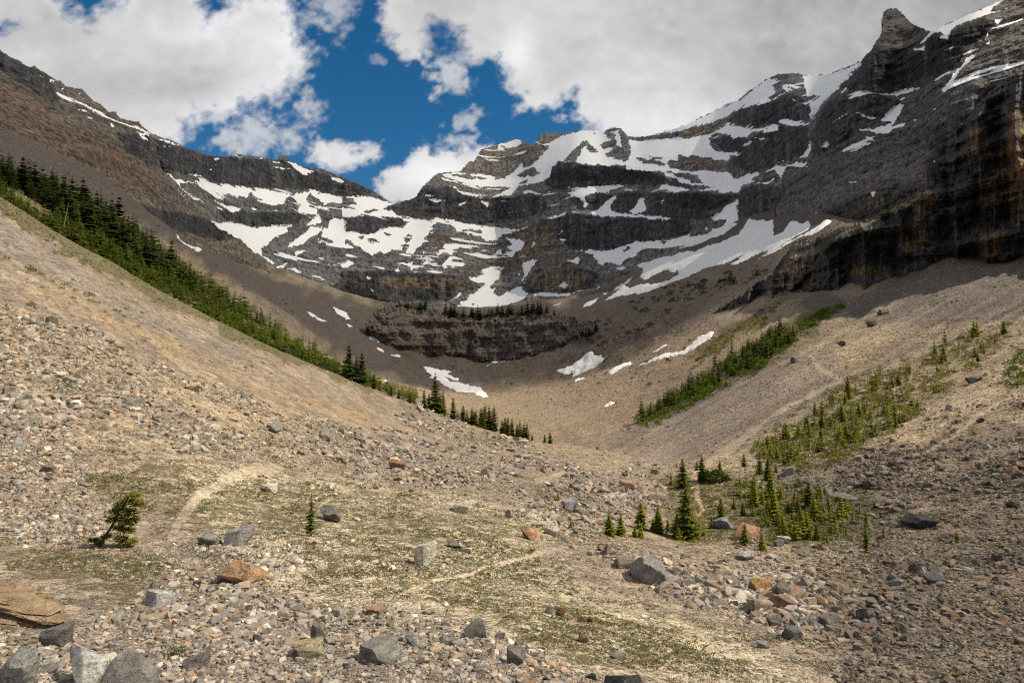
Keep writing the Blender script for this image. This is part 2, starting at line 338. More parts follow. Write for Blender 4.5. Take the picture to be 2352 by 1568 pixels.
GP[..., 2] += dz; Z = GP[..., 2]
# zones painted from where things lie on the ground
cg = lambda *p: umax([D(q) for q in p], Gx, Gy, 30.0)
wob = fbm(Gx/14, Gy/9, 2, 4)
TAN = np.array([.40, .31, .205]); GREY = np.array([.285, .26, .25]); WARM = np.array([.42, .335, .23]); PUR = np.array([.28, .225, .17])
def lay(c, m, col): return c*(1-m[..., None])+np.array(col)*m[..., None]
n0 = fbm(X/25, Y/25, 4, 4); n1 = fbm(X/6, Y/6, 8, 4)
col = np.ones(Gx.shape+(3,))*TAN
col = lay(col, sstep(-.3, .5, n0), PUR*1.12)
# smooth scree tongue behind the rubble crest on the left, with paler fall lines
tong = [(-100, 250), (0, 455), (300, 625), (560, 762), (760, 850), (900, 906), (1050, 965), (1180, 1000), (1120, 1010), (960, 1015), (800, 985), (620, 930), (430, 870), (200, 760), (0, 700), (-100, 650)]
tg = sstep(-3, 3, cg(tong)+wob*4)
strk = fbm((Gx+Gy*1.45)/40, (Gy-Gx*.6)/5, 0, 4)
col = lay(col, tg, np.array([.26, .205, .152])); col = lay(col, tg*sstep(0, .5, strk)*.5, [.36, .285, .205])
col = lay(col, tg*sstep(-2, 6, cg([(-60, 440), (60, 530), (240, 650), (420, 740), (560, 810), (520, 820), (330, 740), (120, 640), (-60, 560)])+wob*8)*.75, [.24, .205, .18])
tanp = sstep(-2, 8, cg([(330, 800), (600, 870), (800, 930), (940, 980), (955, 1010), (860, 1005), (700, 945), (560, 900), (420, 850)], [(60, 640), (300, 740), (520, 830), (420, 830), (250, 760), (60, 680)])+wob*8)
col = lay(col, tanp*.6, [.38, .27, .15])
# grey valley scree, the cloud's shade also put into its colour
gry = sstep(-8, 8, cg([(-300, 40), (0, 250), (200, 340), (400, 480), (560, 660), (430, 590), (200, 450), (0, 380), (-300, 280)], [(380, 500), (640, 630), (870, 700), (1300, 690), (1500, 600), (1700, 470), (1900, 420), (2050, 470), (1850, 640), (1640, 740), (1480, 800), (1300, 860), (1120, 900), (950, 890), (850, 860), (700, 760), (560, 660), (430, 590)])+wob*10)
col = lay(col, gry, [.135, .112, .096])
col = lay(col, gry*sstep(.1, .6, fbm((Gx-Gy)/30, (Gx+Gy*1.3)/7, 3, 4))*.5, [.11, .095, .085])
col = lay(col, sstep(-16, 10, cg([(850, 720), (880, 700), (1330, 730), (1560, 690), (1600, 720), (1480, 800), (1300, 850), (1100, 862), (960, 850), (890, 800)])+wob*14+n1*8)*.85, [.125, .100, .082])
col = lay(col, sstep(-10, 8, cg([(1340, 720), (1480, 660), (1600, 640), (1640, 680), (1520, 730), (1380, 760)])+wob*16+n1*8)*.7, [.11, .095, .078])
flo = sstep(-8, 8, cg([(1000, 900), (1300, 870), (1640, 740), (1700, 760), (1560, 880), (1440, 960), (1350, 1030), (1250, 1020), (1150, 990), (1050, 960)])+wob*8)
col = lay(col, flo*.8, [.305, .232, .165])
pur = sstep(-6, 10, cg([(1330, 1030), (1450, 980), (1640, 890), (1800, 810), (1900, 780), (1950, 860), (1860, 950), (1700, 1030), (1500, 1080)])+wob*8)
col = lay(col, pur*.85, [.265, .220, .185])
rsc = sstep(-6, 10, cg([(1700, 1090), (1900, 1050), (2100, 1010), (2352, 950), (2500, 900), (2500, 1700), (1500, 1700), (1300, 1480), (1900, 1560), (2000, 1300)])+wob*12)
col = lay(col, rsc*.8, [.155, .12, .092])  # brown scree, darkened further with a painted corner vignette
shaded_cone = sstep(-6, 6, cg([(2010, 740), (2100, 650), (2180, 560), (2260, 580), (2500, 600), (2500, 720), (2300, 735), (2190, 748), (2100, 745)], [(1820, 700), (1880, 660), (1990, 705), (1960, 725), (1880, 720)], [(1940, 700), (2120, 600), (2150, 620), (2060, 700), (1960, 730)])+wob*5)
col = lay(col, shaded_cone*.9, [.155, .135, .122])  # shade under the cliff painted in, over coarse dark debris
knoll = sstep(-8, 12, cg([(380, 1040), (700, 1100), (1000, 1130), (1300, 1170), (1250, 1280), (1350, 1340), (1700, 1450), (1900, 1568), (1300, 1568), (900, 1440), (700, 1400), (500, 1230)])+wob*10)
col = lay(col, knoll*.8, [.47, .39, .25])
col = lay(col, sstep(.1, .8, n1)*.35*near, [.30, .235, .165])
# debris chutes and stone stripes running down the right scree and the left tongue
ch = fbm((Gx*.62+Gy)/70, (Gx-Gy*.62)/70*0+(Gy+Gx*.55)/5.5, 12, 4)
rsl = sstep(-5, 20, cg([(1350, 1040), (1640, 880), (1900, 700), (2352, 640), (2600, 560), (2600, 1150), (2352, 1080), (1800, 1080), (1500, 1080)]))
col = col*(1+(rsl*np.clip(ch, -.6, .8)*.42)[..., None]); col = lay(col, rsl*sstep(.45, .8, ch)*.5, [.42, .35, .26])
col = col*(1+(tg*np.clip(strk, -.6, .8)*.16)[..., None])
# footpaths
PATHS = [[(392, 1230), (405, 1200), (430, 1165), (455, 1130), (500, 1105), (560, 1085), (640, 1078)],
         [(905, 1375), (950, 1350), (1010, 1330), (1080, 1310), (1130, 1290), (1200, 1275), (1300, 1262)],
         [(1600, 1190), (1615, 1170), (1598, 1140), (1602, 1115), (1588, 1090), (1640, 1050), (1720, 1000), (1800, 940), (1890, 890), (1930, 872), (1880, 845), (1860, 820), (1880, 790)],
         [(1290, 1150), (1262, 1120), (1235, 1100), (1300, 1085)], [(2100, 1050), (2200, 990), (2340, 900)]]
PW = [4.2, 1.8, 2.6, 1.2, 1.8]
pd = np.full(Gx.shape, 30.0); 
for p, w in zip(PATHS, PW): pd = np.minimum(pd, (line_d(D(p), Gx, Gy)+wob*2.0+n1*1.0)/w*3)
pm = 1-sstep(2.0, 4.2, pd)
col = lay(col, pm*np.where(GP[..., 1] > 75, .65, .42), [.45, .37, .275])
col = lay(col, (1-sstep(1.5, 3.5, line_d(D([(1600, 1190), (1612, 1170), (1598, 1140), (1602, 1115), (1588, 1090)]), Gx, Gy)))*.8, [.42, .27, .16])
# grass / moss
gr = np.full(Gx.shape, -1.0)
def grass(polys, amt, soft=10):
    global gr
    m = sstep(-soft, soft, cg(*polys)+wob*8); gr = np.maximum(gr, -1+m*(1+amt))
grass([[(-100, 900), (430, 940), (900, 1040), (1500, 1100), (2500, 1100), (2500, 1600), (-100, 1600)]], -.42, 20)
grass([[(80, 1060), (420, 1030), (560, 1080), (760, 1110), (1000, 1130), (1300, 1190), (1220, 1290), (1400, 1400), (1800, 1540), (1300, 1560), (1130, 1450), (900, 1370), (740, 1380), (640, 1250), (470, 1230), (300, 1180), (100, 1110)]], 0.06, 14)
grass([[(490, 1100), (640, 1100), (800, 1150), (740, 1230), (560, 1240), (480, 1180)]], .12)
grass([[(0, 1255), (330, 1270), (700, 1370), (560, 1420), (300, 1400), (0, 1330)]], .02)
grass([[(410, 965), (560, 990), (560, 1020), (440, 1010)], [(700, 965), (830, 990), (870, 1030), (760, 1020)], [(60, 850), (280, 870), (280, 900), (120, 880)], [(1050, 1000), (1170, 1000), (1180, 1020), (1080, 1025)]], .25)
grass([[(1490, 1090), (1590, 1080), (1850, 1110), (2010, 1130), (2080, 1200), (1980, 1260), (1820, 1260), (1560, 1250), (1500, 1170)], [(1200, 1100), (1380, 1110), (1350, 1230), (1230, 1170)]], .22)
grass([[(1700, 1060), (1800, 960), (1960, 860), (2080, 820), (2300, 730), (2360, 740), (2260, 830), (2120, 930), (2040, 1010), (1860, 1080)]], -.05, 12)
grass([[(1420, 985), (1540, 895), (1700, 800), (1800, 735), (1900, 700), (1960, 700), (1830, 790), (1640, 900), (1480, 975)]], .45, 4)
grass([[(1640, 715), (1740, 650), (1790, 620), (1800, 630), (1730, 690), (1640, 725)], [(1560, 830), (1680, 740), (1780, 690), (1700, 760), (1600, 810)]], .35, 4)
grass([[(-60, 360), (0, 395), (200, 480), (400, 570), (560, 690), (700, 780), (870, 870), (960, 925), (900, 920), (760, 870), (560, 790), (300, 660), (0, 500)]], .4, 5)
gr = gr-pm*1.5
fine = np.clip(np.maximum.reduce([pm, tg*.55, tanp*.8, gry*.4, shaded_cone*.3]), 0, 1)
pale = knoll*.9+.25*near
col = col*np.where(knoll > .5, .95, .87)[..., None]
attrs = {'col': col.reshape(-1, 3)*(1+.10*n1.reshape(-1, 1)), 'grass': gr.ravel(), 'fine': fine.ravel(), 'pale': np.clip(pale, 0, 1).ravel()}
nr, nc = Gx.shape
F_all = grid_faces(nr, nc).reshape(nr-1, nc-1, 4)
pmc = pd[:-1, :-1] < 3.0
bc = band[:-1, :-1]
floor_c = (bc >= 8)
V = GP.reshape(-1, 3)
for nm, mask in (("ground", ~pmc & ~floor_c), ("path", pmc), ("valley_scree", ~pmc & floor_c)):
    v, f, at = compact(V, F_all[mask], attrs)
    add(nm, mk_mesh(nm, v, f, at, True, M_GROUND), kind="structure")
# lookup: frame pixel -> point on the ground
ccol = lambda px: int(np.clip(np.searchsorted(xs, px), 1, len(xs)-1))
PJx, PJy = project(GP)
def on_ground(px, py, far_=False, bmin=0, bmax=13):
    """first (nearest) ground point seen at a frame pixel"""
    j = ccol(px); yy = PJy[:, j]; b = band[:, j]
    for i in range(8, nr-1):
        if b[i] < bmin or b[i] > bmax: continue
        if (yy[i]-py)*(yy[i+1]-py) <= 0 and yy[i] > yy[i+1]:
            t = (yy[i]-py)/(yy[i]-yy[i+1]+1e-9); return GP[i, j]*(1-t)+GP[i+1, j]*t
    i = int(np.argmin(np.abs(np.where((b >= bmin) & (b <= bmax), yy, 1e9)-py))); return GP[i, j].copy()
# ------------------------------------------------------------------ mountains
SNOW = [T('A', s) for s in (
"1100 1165 1160 1180 1200 1215 1270 1235 1340 1240 1300 1255 1230 1245 1250 1290 1300 1330 1368 1362 1330 1365 1260 1300 1200 1240 1140 1190",
"1270 1190 1340 1190 1375 1200 1330 1198", "1360 1215 1410 1220 1450 1245 1530 1255 1640 1270 1730 1290 1720 1310 1680 1370 1620 1355 1570 1335 1540 1345 1500 1320 1440 1285 1400 1265 1370 1240",
"1740 1285 1800 1290 1900 1305 1990 1320 1960 1350 1930 1395 1880 1405 1800 1385 1760 1365 1725 1340",
"1510 1380 1560 1400 1660 1410 1640 1440 1580 1440 1530 1410", "1720 1415 1800 1430 1940 1435 1930 1447 1830 1443 1740 1430", "1490 1410 1525 1430 1510 1432",
"2030 1310 2120 1310 2100 1370 2120 1410 2180 1430 2160 1465 2090 1455 2040 1435 2060 1400 2010 1370 2000 1340",
"2120 1295 2200 1320 2290 1335 2352 1350 2352 1395 2330 1400 2280 1385 2240 1395 2260 1440 2290 1480 2352 1490 2352 1545 2280 1562 2240 1562 2250 1500 2200 1520 2150 1540 2090 1545 2130 1490 2190 1460 2170 1400 2210 1385 2160 1350 2130 1325",
"1440 1500 1500 1520 1560 1510 1640 1525 1720 1545 1800 1550 2000 1530 1990 1545 1900 1562 1520 1562",
"435 665 520 700 600 720 690 755 735 790 700 780 640 765 600 740 560 715 480 695", "915 890 1000 910 1040 930 970 925 1010 960 980 950 950 920", "1060 937 1130 955 1240 990 1190 987 1100 960",
"1600 1062 1740 1072 1840 1085 1780 1084 1640 1072", "1970 1100 2030 1125 2090 1150 2160 1180 2100 1175 2110 1205 2070 1190 2030 1155", "2240 1185 2290 1205 2345 1245 2320 1255 2270 1225",
"250 495 310 525 290 527", "330 535 390 550 360 553", "345 555 400 570 415 580 380 575", "400 590 435 605 430 612", "545 655 590 680 570 685", "535 630 560 650 550 655", "590 785 630 808 600 800", "545 745 610 760 570 757", "680 795 735 810 710 812", "740 830 790 855 770 865",
"1460 1080 1500 1080 1480 1095", "1455 1118 1500 1120 1475 1128", "1870 1103 1915 1108 1880 1112", "1870 1140 1990 1145 1930 1153", "1120 990 1165 998 1140 1000", "1400 1155 1445 1158 1420 1161", "840 865 865 880 850 878", "1230 1318 1258 1335 1245 1335")]
SNOW += [T('B', s) for s in (
"0 1345 100 1340 200 1350 345 1395 270 1425 250 1430 150 1440 110 1470 0 1490", "250 1430 340 1440 400 1485 490 1495 600 1510 640 1480 690 1500 740 1500 830 1530 900 1530 960 1550 960 1562 760 1562 740 1530 640 1520 600 1550 560 1562 350 1562 420 1530 450 1515 400 1500 340 1480 200 1475 100 1470",
"1050 985 1100 966 1190 948 1220 970 1190 1000 1130 1015 1080 1000 1100 1040 1060 1015",
"1300 960 1345 985 1400 975 1440 945 1540 910 1640 888 1780 888 1850 866 1960 930 2050 955 2150 948 2360 928 2360 1245 2290 1225 2220 1210 2150 1170 2000 1165 1930 1160 1930 1130 1640 1125 1570 1105 1470 1105 1430 1140 1410 1200 1370 1240 1320 1245 1280 1260 1190 1275 1150 1330 1050 1340 1010 1345 1080 1310 1130 1290 1060 1275 980 1280 860 1265 800 1245 720 1215 670 1200 700 1185 800 1175 850 1195 950 1180 1000 1195 1050 1225 1110 1215 1160 1170 1190 1130 1215 1100 1240 1140 1300 1100 1350 1060 1400 1000",
"645 1208 700 1222 780 1240 860 1265 790 1258 700 1236", "2085 925 2130 908 2220 888 2360 835 2360 862 2240 900 2150 925",
"705 1262 760 1275 800 1300 900 1330 980 1335 900 1342 820 1330 780 1310", "545 1325 610 1335 560 1341", "580 1360 690 1368 650 1377", "940 1378 985 1380 980 1412", "780 1390 830 1382 800 1404",
"1520 1280 1620 1275 1720 1275 1880 1255 1930 1265 1840 1300 1800 1320 1700 1320 1640 1335 1650 1370 1620 1370 1600 1340 1530 1320 1570 1300", "1210 1305 1280 1300 1350 1325 1240 1317",
"1960 1440 1990 1400 2020 1350 2060 1350 2050 1390 2075 1430 2040 1460 1970 1460", "1690 1460 1740 1430 1800 1370 1870 1320 1860 1350 1830 1390 1820 1430 1860 1455 1960 1460 2200 1480 2260 1495 2120 1492 1900 1475 1750 1477 1550 1445 1680 1460",
"1390 1490 1450 1475 1530 1440 1500 1470 1420 1495", "2140 1300 2160 1260 2230 1265 2352 1280 2352 1305 2260 1300", "2165 1370 2195 1350 2175 1400", "1640 1375 1670 1390 1650 1420 1630 1415", "1890 1290 2000 1288 1990 1300 1920 1305", "1400 1300 1430 1310 1400 1320", "1220 1425 1250 1420 1225 1438", "1355 1355 1360 1380 1350 1385", "1150 1440 1170 1420 1130 1450", "900 1325 915 1350 905 1350")]
SNOW += [T('C', s) for s in (
"0 865 80 832 200 772 340 702 420 662 500 602 600 537 660 530 640 580 650 640 600 660 640 690 500 720 400 745 330 790 230 835 0 893",
"690 570 760 575 830 600 800 605 740 590 760 610 820 645 815 660 740 635 700 600", "840 515 960 505 1100 480 1240 412 1230 450 1170 520 1100 580 1040 640 990 690 960 720 920 740 905 800 890 850 880 900 900 950 900 1000 880 1060 870 1130 830 1150 780 1130 740 1130 700 1190 690 1215 650 1160 620 1150 680 1110 780 1080 840 1050 870 1000 880 970 875 860 900 770 890 720 830 700 890 690 950 650 870 650 850 600",
"690 815 740 812 830 835 870 850 800 860 720 850 680 833", "240 880 330 860 400 860 480 880 550 865 620 850 675 845 670 885 600 900 500 905 450 935 390 940 360 950 340 920 260 910",
"0 928 220 908 200 950 205 990 240 1020 330 1040 410 1035 390 1065 340 1070 330 1100 250 1090 200 1080 130 1070 60 1060 0 1050", "0 1165 60 1175 130 1160 210 1170 300 1170 340 1180 360 1210 400 1218 440 1190 550 1165 550 1180 500 1230 600 1245 640 1220 600 1260 500 1250 430 1270 400 1320 300 1320 250 1300 150 1305 0 1270 0 1210 100 1250 155 1250 120 1200 0 1180",
"480 1350 550 1357 490 1357", "190 1500 300 1420 400 1358 395 1480 370 1562 160 1562", "440 1500 590 1440 570 1490 640 1475 665 1490 660 1562 400 1562", "750 1562 850 1500 940 1450 970 1470 1040 1470 1060 1500 1000 1562",
"1200 880 1300 885 1400 860 1440 840 1370 810 1400 790 1430 740 1500 705 1535 710 1500 780 1460 850 1430 905 1380 908 1300 900", "1160 1025 1180 985 1240 975 1310 980 1240 992 1230 1002",
"1200 625 1280 615 1310 628 1430 640 1540 605 1650 595 1560 630 1480 655 1420 645 1330 635", "1760 605 1810 595 1850 540 1870 495 1930 450 1950 400 2025 365 2010 400 1960 440 1900 500 1880 560 1840 600 1800 632", "1590 335 1640 325 1680 300 1670 345 1600 346",
"1690 235 1720 208 1850 148 2000 88 2100 43 2215 -6 2180 30 2080 100 1960 145 1860 200 1830 260 1770 255 1810 235 1780 220", "2150 125 2210 118 2175 180 2165 150", "2075 565 2150 532 2120 557", "1070 660 1110 620 1155 588 1110 640", "1085 930 1140 893 1100 922", "950 1015 1000 965 1015 985 975 1005", "1205 768 1265 793 1255 797", "1285 800 1335 812 1300 808",
"1150 1245 1220 1233 1210 1250", "1295 1310 1350 1303 1320 1337", "1885 585 1925 545 1920 562", "895 1225 915 1185 905 1215", "1720 745 1755 736 1740 748", "1785 730 1833 712 1812 727", "1265 925 1330 955 1280 940", "1590 818 1615 815 1600 824",
"420 1000 470 960 500 960 440 1002", "510 940 620 940 560 952", "680 960 730 945 700 962", "790 935 812 925 800 942", "640 1020 665 995 657 1022", "765 683 815 690 780 692", "1505 680 1545 660 1530 680", "2085 270 2105 205 2108 240", "2065 400 2095 370 2080 395", "1840 345 1865 305 1850 345", "1890 580 1925 548 1900 575", "1950 500 2030 400 2020 420 1960 505", "1340 1440 1345 1439 1342 1445", "1735 1100 1740 1098 1738 1104", "2100 300 2115 280 2112 292", "2160 265 2170 255 2168 265")]
SNOW += [T('D', s) for s in (
"1520 0 1860 0 1970 0 1960 30 1880 60 1830 110 1790 130 1790 180 1840 210 1880 230 1860 280 1900 330 1960 365 2020 385 1990 390 1900 355 1860 330 1850 290 1870 265 1800 190 1740 170 1700 130 1640 80 1560 30",
"1970 110 2040 60 2100 20 2130 -3 2210 -3 2200 20 2140 60 2060 110 2000 130 1975 130", "2210 -3 2352 -3 2352 130 2300 110 2250 80 2200 60 2200 30", "2020 155 2110 140 2050 175 2010 195", "2180 195 2215 210 2195 212", "1880 255 1980 232 1950 260 1880 285", "1945 275 2020 262 2055 300 2030 300 1990 280 1950 285", "2050 380 2150 390 2250 430 2170 413 2080 406", "2250 245 2275 250 2260 258", "2290 228 2352 242 2352 248", "2170 85 2200 95 2180 105", "2230 455 2280 458 2240 459")]
SNOW += [T('E', s) for s in (
"0 20 60 10 140 35 200 30 330 -3 560 -3 620 -3 540 70 500 90 560 90 470 165 420 170 440 110 390 110 400 150 330 150 290 175 240 160 200 185 170 180 110 130 60 110 20 70",
"690 110 760 105 790 120 740 180 830 210 845 240 800 265 720 270 690 283 660 255 690 220 730 190 680 170 640 190 640 165", "740 -3 800 -3 820 20 770 35", "920 -3 1190 5 1200 15 1100 20 1080 50 1040 80 980 85 920 60 860 40 940 30",
"1100 60 1240 80 1220 140 1170 170 1150 210 1110 180 1030 180 1060 150 1120 140 1150 110", "840 330 930 330 960 300 940 290 1000 260 1060 280 1140 230 1090 270 1060 330 1030 370 1000 390 1060 380 1040 420 1020 440 1060 465 1120 430 1210 390 1220 420 1250 435 1240 470 1220 490 1180 510 1130 525 1060 540 980 560 820 575 740 560 780 520 850 480 830 470 900 440 940 400 970 375 910 365 860 345",
"1220 235 1280 215 1320 215 1290 260 1260 310 1220 365 1230 310 1215 260", "340 225 420 235 480 220 470 250 500 245 470 290 450 290 460 255 380 245", "530 235 580 210 595 230 540 255", "0 235 40 222 70 240 20 265 0 265", "150 318 185 345 170 350", "215 545 240 510 290 495 295 525 250 550", "730 490 800 445 780 475 740 500", "1300 455 1350 435 1480 450 1580 445 1540 465 1400 467", "1465 395 1500 365 1530 385 1515 415",
"1275 135 1300 90 1307 112", "1470 70 1515 75 1480 82", "1450 60 1505 5 1490 12", "1465 100 1490 98 1470 108", "180 415 215 430 205 440", "45 480 75 490 65 510 45 500", "350 290 370 270 375 290", "1190 315 1215 300 1200 325", "545 155 560 150 550 170", "590 35 600 25 605 45", "840 35 900 95 930 100 870 90", "520 60 580 90 500 100", "1420 415 1440 410 1425 425", "480 295 510 298 490 302",
"1580 160 1600 155 1700 150 1770 150 1850 140 1990 90 2100 85 2160 85 2250 70 2360 35 2360 110 2290 120 2180 140 2130 140 2040 150 1990 190 1940 200 1890 250 1840 240 1790 235 1770 260 1730 240 1690 200 1650 155", "1490 210 1560 215 1600 190 1620 200 1610 250 1560 235")]
SNOW_V = [T('E', s) for s in (   # snow lying on the talus of the upper valley
"1625 535 1660 505 1750 470 1720 500 1680 525", "1710 415 1760 385 1740 412", "1770 500 1830 460 1900 400 1830 435 1860 400 1980 325 1920 380 1920 405 1990 395 2040 390 2150 370 2220 345 2356 270 2356 320 2240 365 2120 410 2030 435 1900 470",
"2000 250 2110 220 2230 190 2356 150 2356 262 2310 265 2250 300 2180 290 2110 320 2050 350 2010 340 2050 290", "1420 530 1500 505 1460 525", "1760 450 1810 430 1780 455")]
SNOW_V += [T('F', s) for s in ("0 170 150 140 300 80 400 30 470 -60 640 -60 640 40 700 20 760 -40 840 -40 760 50 640 90 520 150 420 175 300 230 200 260 100 300 0 325",
"340 235 440 170 560 100 720 30 880 -60 900 -10 860 20 700 110 600 170 530 200 620 140 560 150 440 210 360 250", "535 205 640 145 760 80 840 50 920 10 1000 -60 1040 -30 950 30 860 65 790 80 650 160",
"0 100 120 50 210 30 260 -40 400 -40 300 35 150 90 0 140")]
HOLES = [T('B', s) for s in ("0 1350 60 1360 95 1390 80 1430 20 1420 0 1400", "1280 1020 1310 1000 1400 985 1395 1020 1340 1070 1280 1130 1220 1145 1240 1070", "1505 1100 1560 1040 1640 965 1665 965 1670 985 1640 1000 1620 1040 1580 1095 1540 1100", "1670 985 1700 1000 1735 1038 1690 1035 1660 1015",
"1790 880 1855 867 1870 880 1830 900 1850 930 1870 990 1900 1000 1880 900 1925 905 1950 940 1960 1040 1950 1090 1920 1105 1870 1090 1800 1070 1780 1045 1820 1040 1830 1010 1770 1025 1760 990 1790 960 1820 950 1780 910", "1820 1020 1900 1010 1940 1060 1910 1095 1850 1070",
"1185 1200 1240 1160 1300 1140 1330 1180 1270 1205 1210 1208", "1200 1255 1260 1230 1225 1260", "1950 928 2050 928 2130 918 2220 905 2360 872 2360 930 2230 935 2150 950 2050 960 1955 955", "2000 1080 2070 1085 2150 1100 2200 1125 2210 1135 2130 1120 2040 1110", "2075 1075 2180 1070 2170 1085 2090 1082",
"2210 1135 2220 1095 2300 1100 2360 1065 2360 1172 2260 1150", "2215 1175 2352 1185 2360 1225 2260 1200", "770 1185 900 1215 905 1222 830 1215 740 1192", "890 1205 970 1212 920 1218", "1310 955 1345 915 1450 903 1540 908 1480 930 1400 958 1350 962", "1680 896 1780 898 1730 906")]
HOLES += [T('C', s) for s in ("0 895 230 835 330 790 400 745 640 690 660 680 680 800 670 840 600 845 500 865 430 850 330 840 240 880 220 900 130 925 50 945 0 930", "760 500 815 500 840 515 850 600 820 590 750 570", "0 1055 60 1075 110 1100 200 1090 330 1105 340 1170 200 1165 0 1160", "500 1225 560 1180 630 1160 655 1190 640 1215 600 1240 520 1245", "0 1175 60 1185 120 1210 155 1248 100 1245 0 1205", "700 1190 740 1130 780 1135 820 1150 800 1200 720 1230", "740 600 830 650 870 660 880 700 800 680 760 640",
"0 1245 120 1270 240 1275 160 1300 0 1275", "660 1110 760 1085 880 1065 870 1100 800 1110 740 1128 680 1135")]
HOLES += [T('E', s) for s in ("160 75 210 65 250 90 200 105", "1600 175 1660 165 1700 180 1750 250 1700 245 1610 240", "1900 145 1935 125 1960 135 1910 160", "2040 150 2120 135 2160 160 2130 180 2060 175", "2090 200 2130 155 2230 150 2352 110 2352 150 2230 170 2110 215", "2180 205 2265 195 2240 230", "870 515 900 510 890 530", "1000 395 1060 385 1020 410", "750 215 800 220 740 228", "1030 250 1090 245 1060 275 1020 270", "1080 110 1150 150 1080 180 1060 140", "2170 95 2210 90 2190 110",
"410 70 440 40 480 60 430 100", "100 60 130 50 120 80", "270 30 330 40 300 50")]
HOLES += [T('F', s) for s in ("30 130 180 75 300 35 360 35 250 80 130 125 60 150", "630 50 700 -20 790 -20 740 20 660 50", "100 228 170 205 130 225", "150 -60 320 -60 300 -20 200 10")]
HOLES += [T('A', s) for s in ("1240 1245 1300 1250 1340 1245 1370 1260 1400 1300 1440 1330 1450 1360 1380 1340 1330 1300 1300 1290", "1640 1345 1690 1340 1660 1360", "2110 1340 2180 1370 2210 1390 2160 1420 2120 1410 2105 1370", "2190 1400 2240 1395 2280 1420 2270 1490 2200 1520 2180 1440")]
CLIFF = [T('B', s) for s in ("1430 1140 1480 1108 1570 1108 1640 1125 1930 1135 1940 1150 2000 1165 2150 1175 2230 1230 2352 1250 2352 1285 2200 1262 1930 1260 1700 1272 1520 1280 1500 1300 1370 1262",
"480 1350 540 1282 640 1290 720 1262 800 1305 900 1345 1130 1342 1350 1332 1400 1420 1300 1470 950 1530 860 1520 600 1490 490 1490 400 1470 280 1425 400 1380", "1540 1345 1700 1325 2352 1310 2352 1480 2260 1490 1960 1450 1700 1440 1600 1420", "1350 1500 1560 1450 1750 1480 2300 1500 2352 1500 2352 1562 1300 1562", "0 1490 200 1478 400 1492 420 1520 340 1562 0 1562")]
CLIFF += [T('D', '2050 400 2250 440 2352 300 2352 490 2250 470'), T('A', '2200 1480 2352 1480 2352 1562 2260 1540'), T('B', '0 1228 80 1252 200 1312 120 1335 0 1338')]
CLIFF += [T('E', s) for s in ("1300 -3 2352 -3 2352 25 2200 65 1980 88 1850 135 1570 150 1500 100", "0 290 300 290 850 330 940 400 800 440 700 500 600 490 300 500 220 540 0 490", "1230 400 1300 280 1600 260 1750 310 1700 400 1560 430 1350 430 1250 450", "0 -3 340 -3 160 40 60 8 0 15")]
CLIFF += [T('A', s) for s in ("800 900 1000 930 1240 1000 1410 1065 1900 1090 2100 1160 2352 1230 2352 1335 2100 1290 1800 1285 1450 1240 1380 1210 1150 1160 1000 1110 850 1020", "1500 1440 1660 1445 1950 1450 2100 1470 2000 1530 1800 1545 1560 1505", "-100 300 0 350 330 520 410 700 340 690 170 580 0 470 -100 420", "-100 850 300 1050 500 1130 640 1200 760 1330 1050 1420 1400 1490 1560 1562 1700 1620 1500 1640 1200 1560 800 1400 500 1200 250 1080 -100 950")]
CLIFF += [T('C', s) for s in ("400 745 640 690 760 640 880 700 880 830 700 812 680 840 500 862 330 832", "200 960 330 920 450 950 680 855 870 862 880 960 860 1040 560 1170 400 1215 340 1180 330 1110 410 1060 330 1040", "0 1312 400 1332 200 1500 0 1490", "400 1290 600 1260 720 1300 660 1420 420 1540 390 1500",
"1340 300 1660 350 1700 520 1650 590 1440 640 1200 615 1100 600 1250 420", "1690 260 2080 115 2140 180 1850 460 1750 530 1680 530", "1000 700 1300 640 1500 680 1400 790 1200 870 1060 1000 900 1050 940 850", "1700 900 2352 450 2600 300 2600 1562 1150 1562 1300 1450 1560 1300 1720 1240")]
CLIFF += [T('F', s) for s in ("900 250 1100 0 1200 -60 2600 -60 2600 280 2352 280 2250 250 1920 150 1750 260 1530 430 1160 525 900 390", "110 650 300 530 600 330 640 300 760 130 900 60 940 250 830 370 640 520 560 570 300 690", "0 1562 1 1562 2 1563")]
OCH = [T('B', s) for s in ("800 1170 850 1100 950 1060 1150 1080 1180 1150 1110 1220 1050 1225 950 1180", "1300 960 1350 912 1540 905 1400 1000 1280 1140 1200 1140 1240 1060", "930 1010 1060 980 1280 1000 1270 1060 1150 1080 940 1060")]+[T('C', s) for s in ("0 895 230 850 220 900 130 925 50 945 0 930", "200 960 350 1060 340 1110 500 1190 560 1160 400 1220 340 1210 0 1160 0 1110 200 1100", "1200 1400 1350 1330 1420 1340 1400 1390 1250 1440")]+[T('E', s) for s in ("250 330 700 330 880 350 900 400 780 440 650 440 500 400 250 400", "1300 300 1560 260 1700 330 1600 420 1400 430 1250 400", "1100 0 1480 0 1350 170 1150 260 1050 330 1180 180")]
OCH2 = [T('C', s) for s in ("2180 800 2352 700 2600 700 2600 1562 2300 1562 2200 1400 2080 1500 2000 1350 2150 1200", "1960 860 2170 900 2100 1060 1950 1050", "1560 1330 1760 1290 1700 1450 1560 1562 1500 1562")]+[T('F', s) for s in ("1080 400 1160 400 1400 350 1500 400 1400 440 1160 525 1060 480", "1170 290 1270 240 1440 260 1440 330 1300 340 1180 330", "1480 60 1650 0 1800 0 1700 130 1500 170", "1960 0 2250 0 2200 200 2050 160", "730 200 780 110 830 100 860 250 760 280", "880 370 930 370 960 440 910 420", "1540 270 1680 280 1600 400 1530 430")]
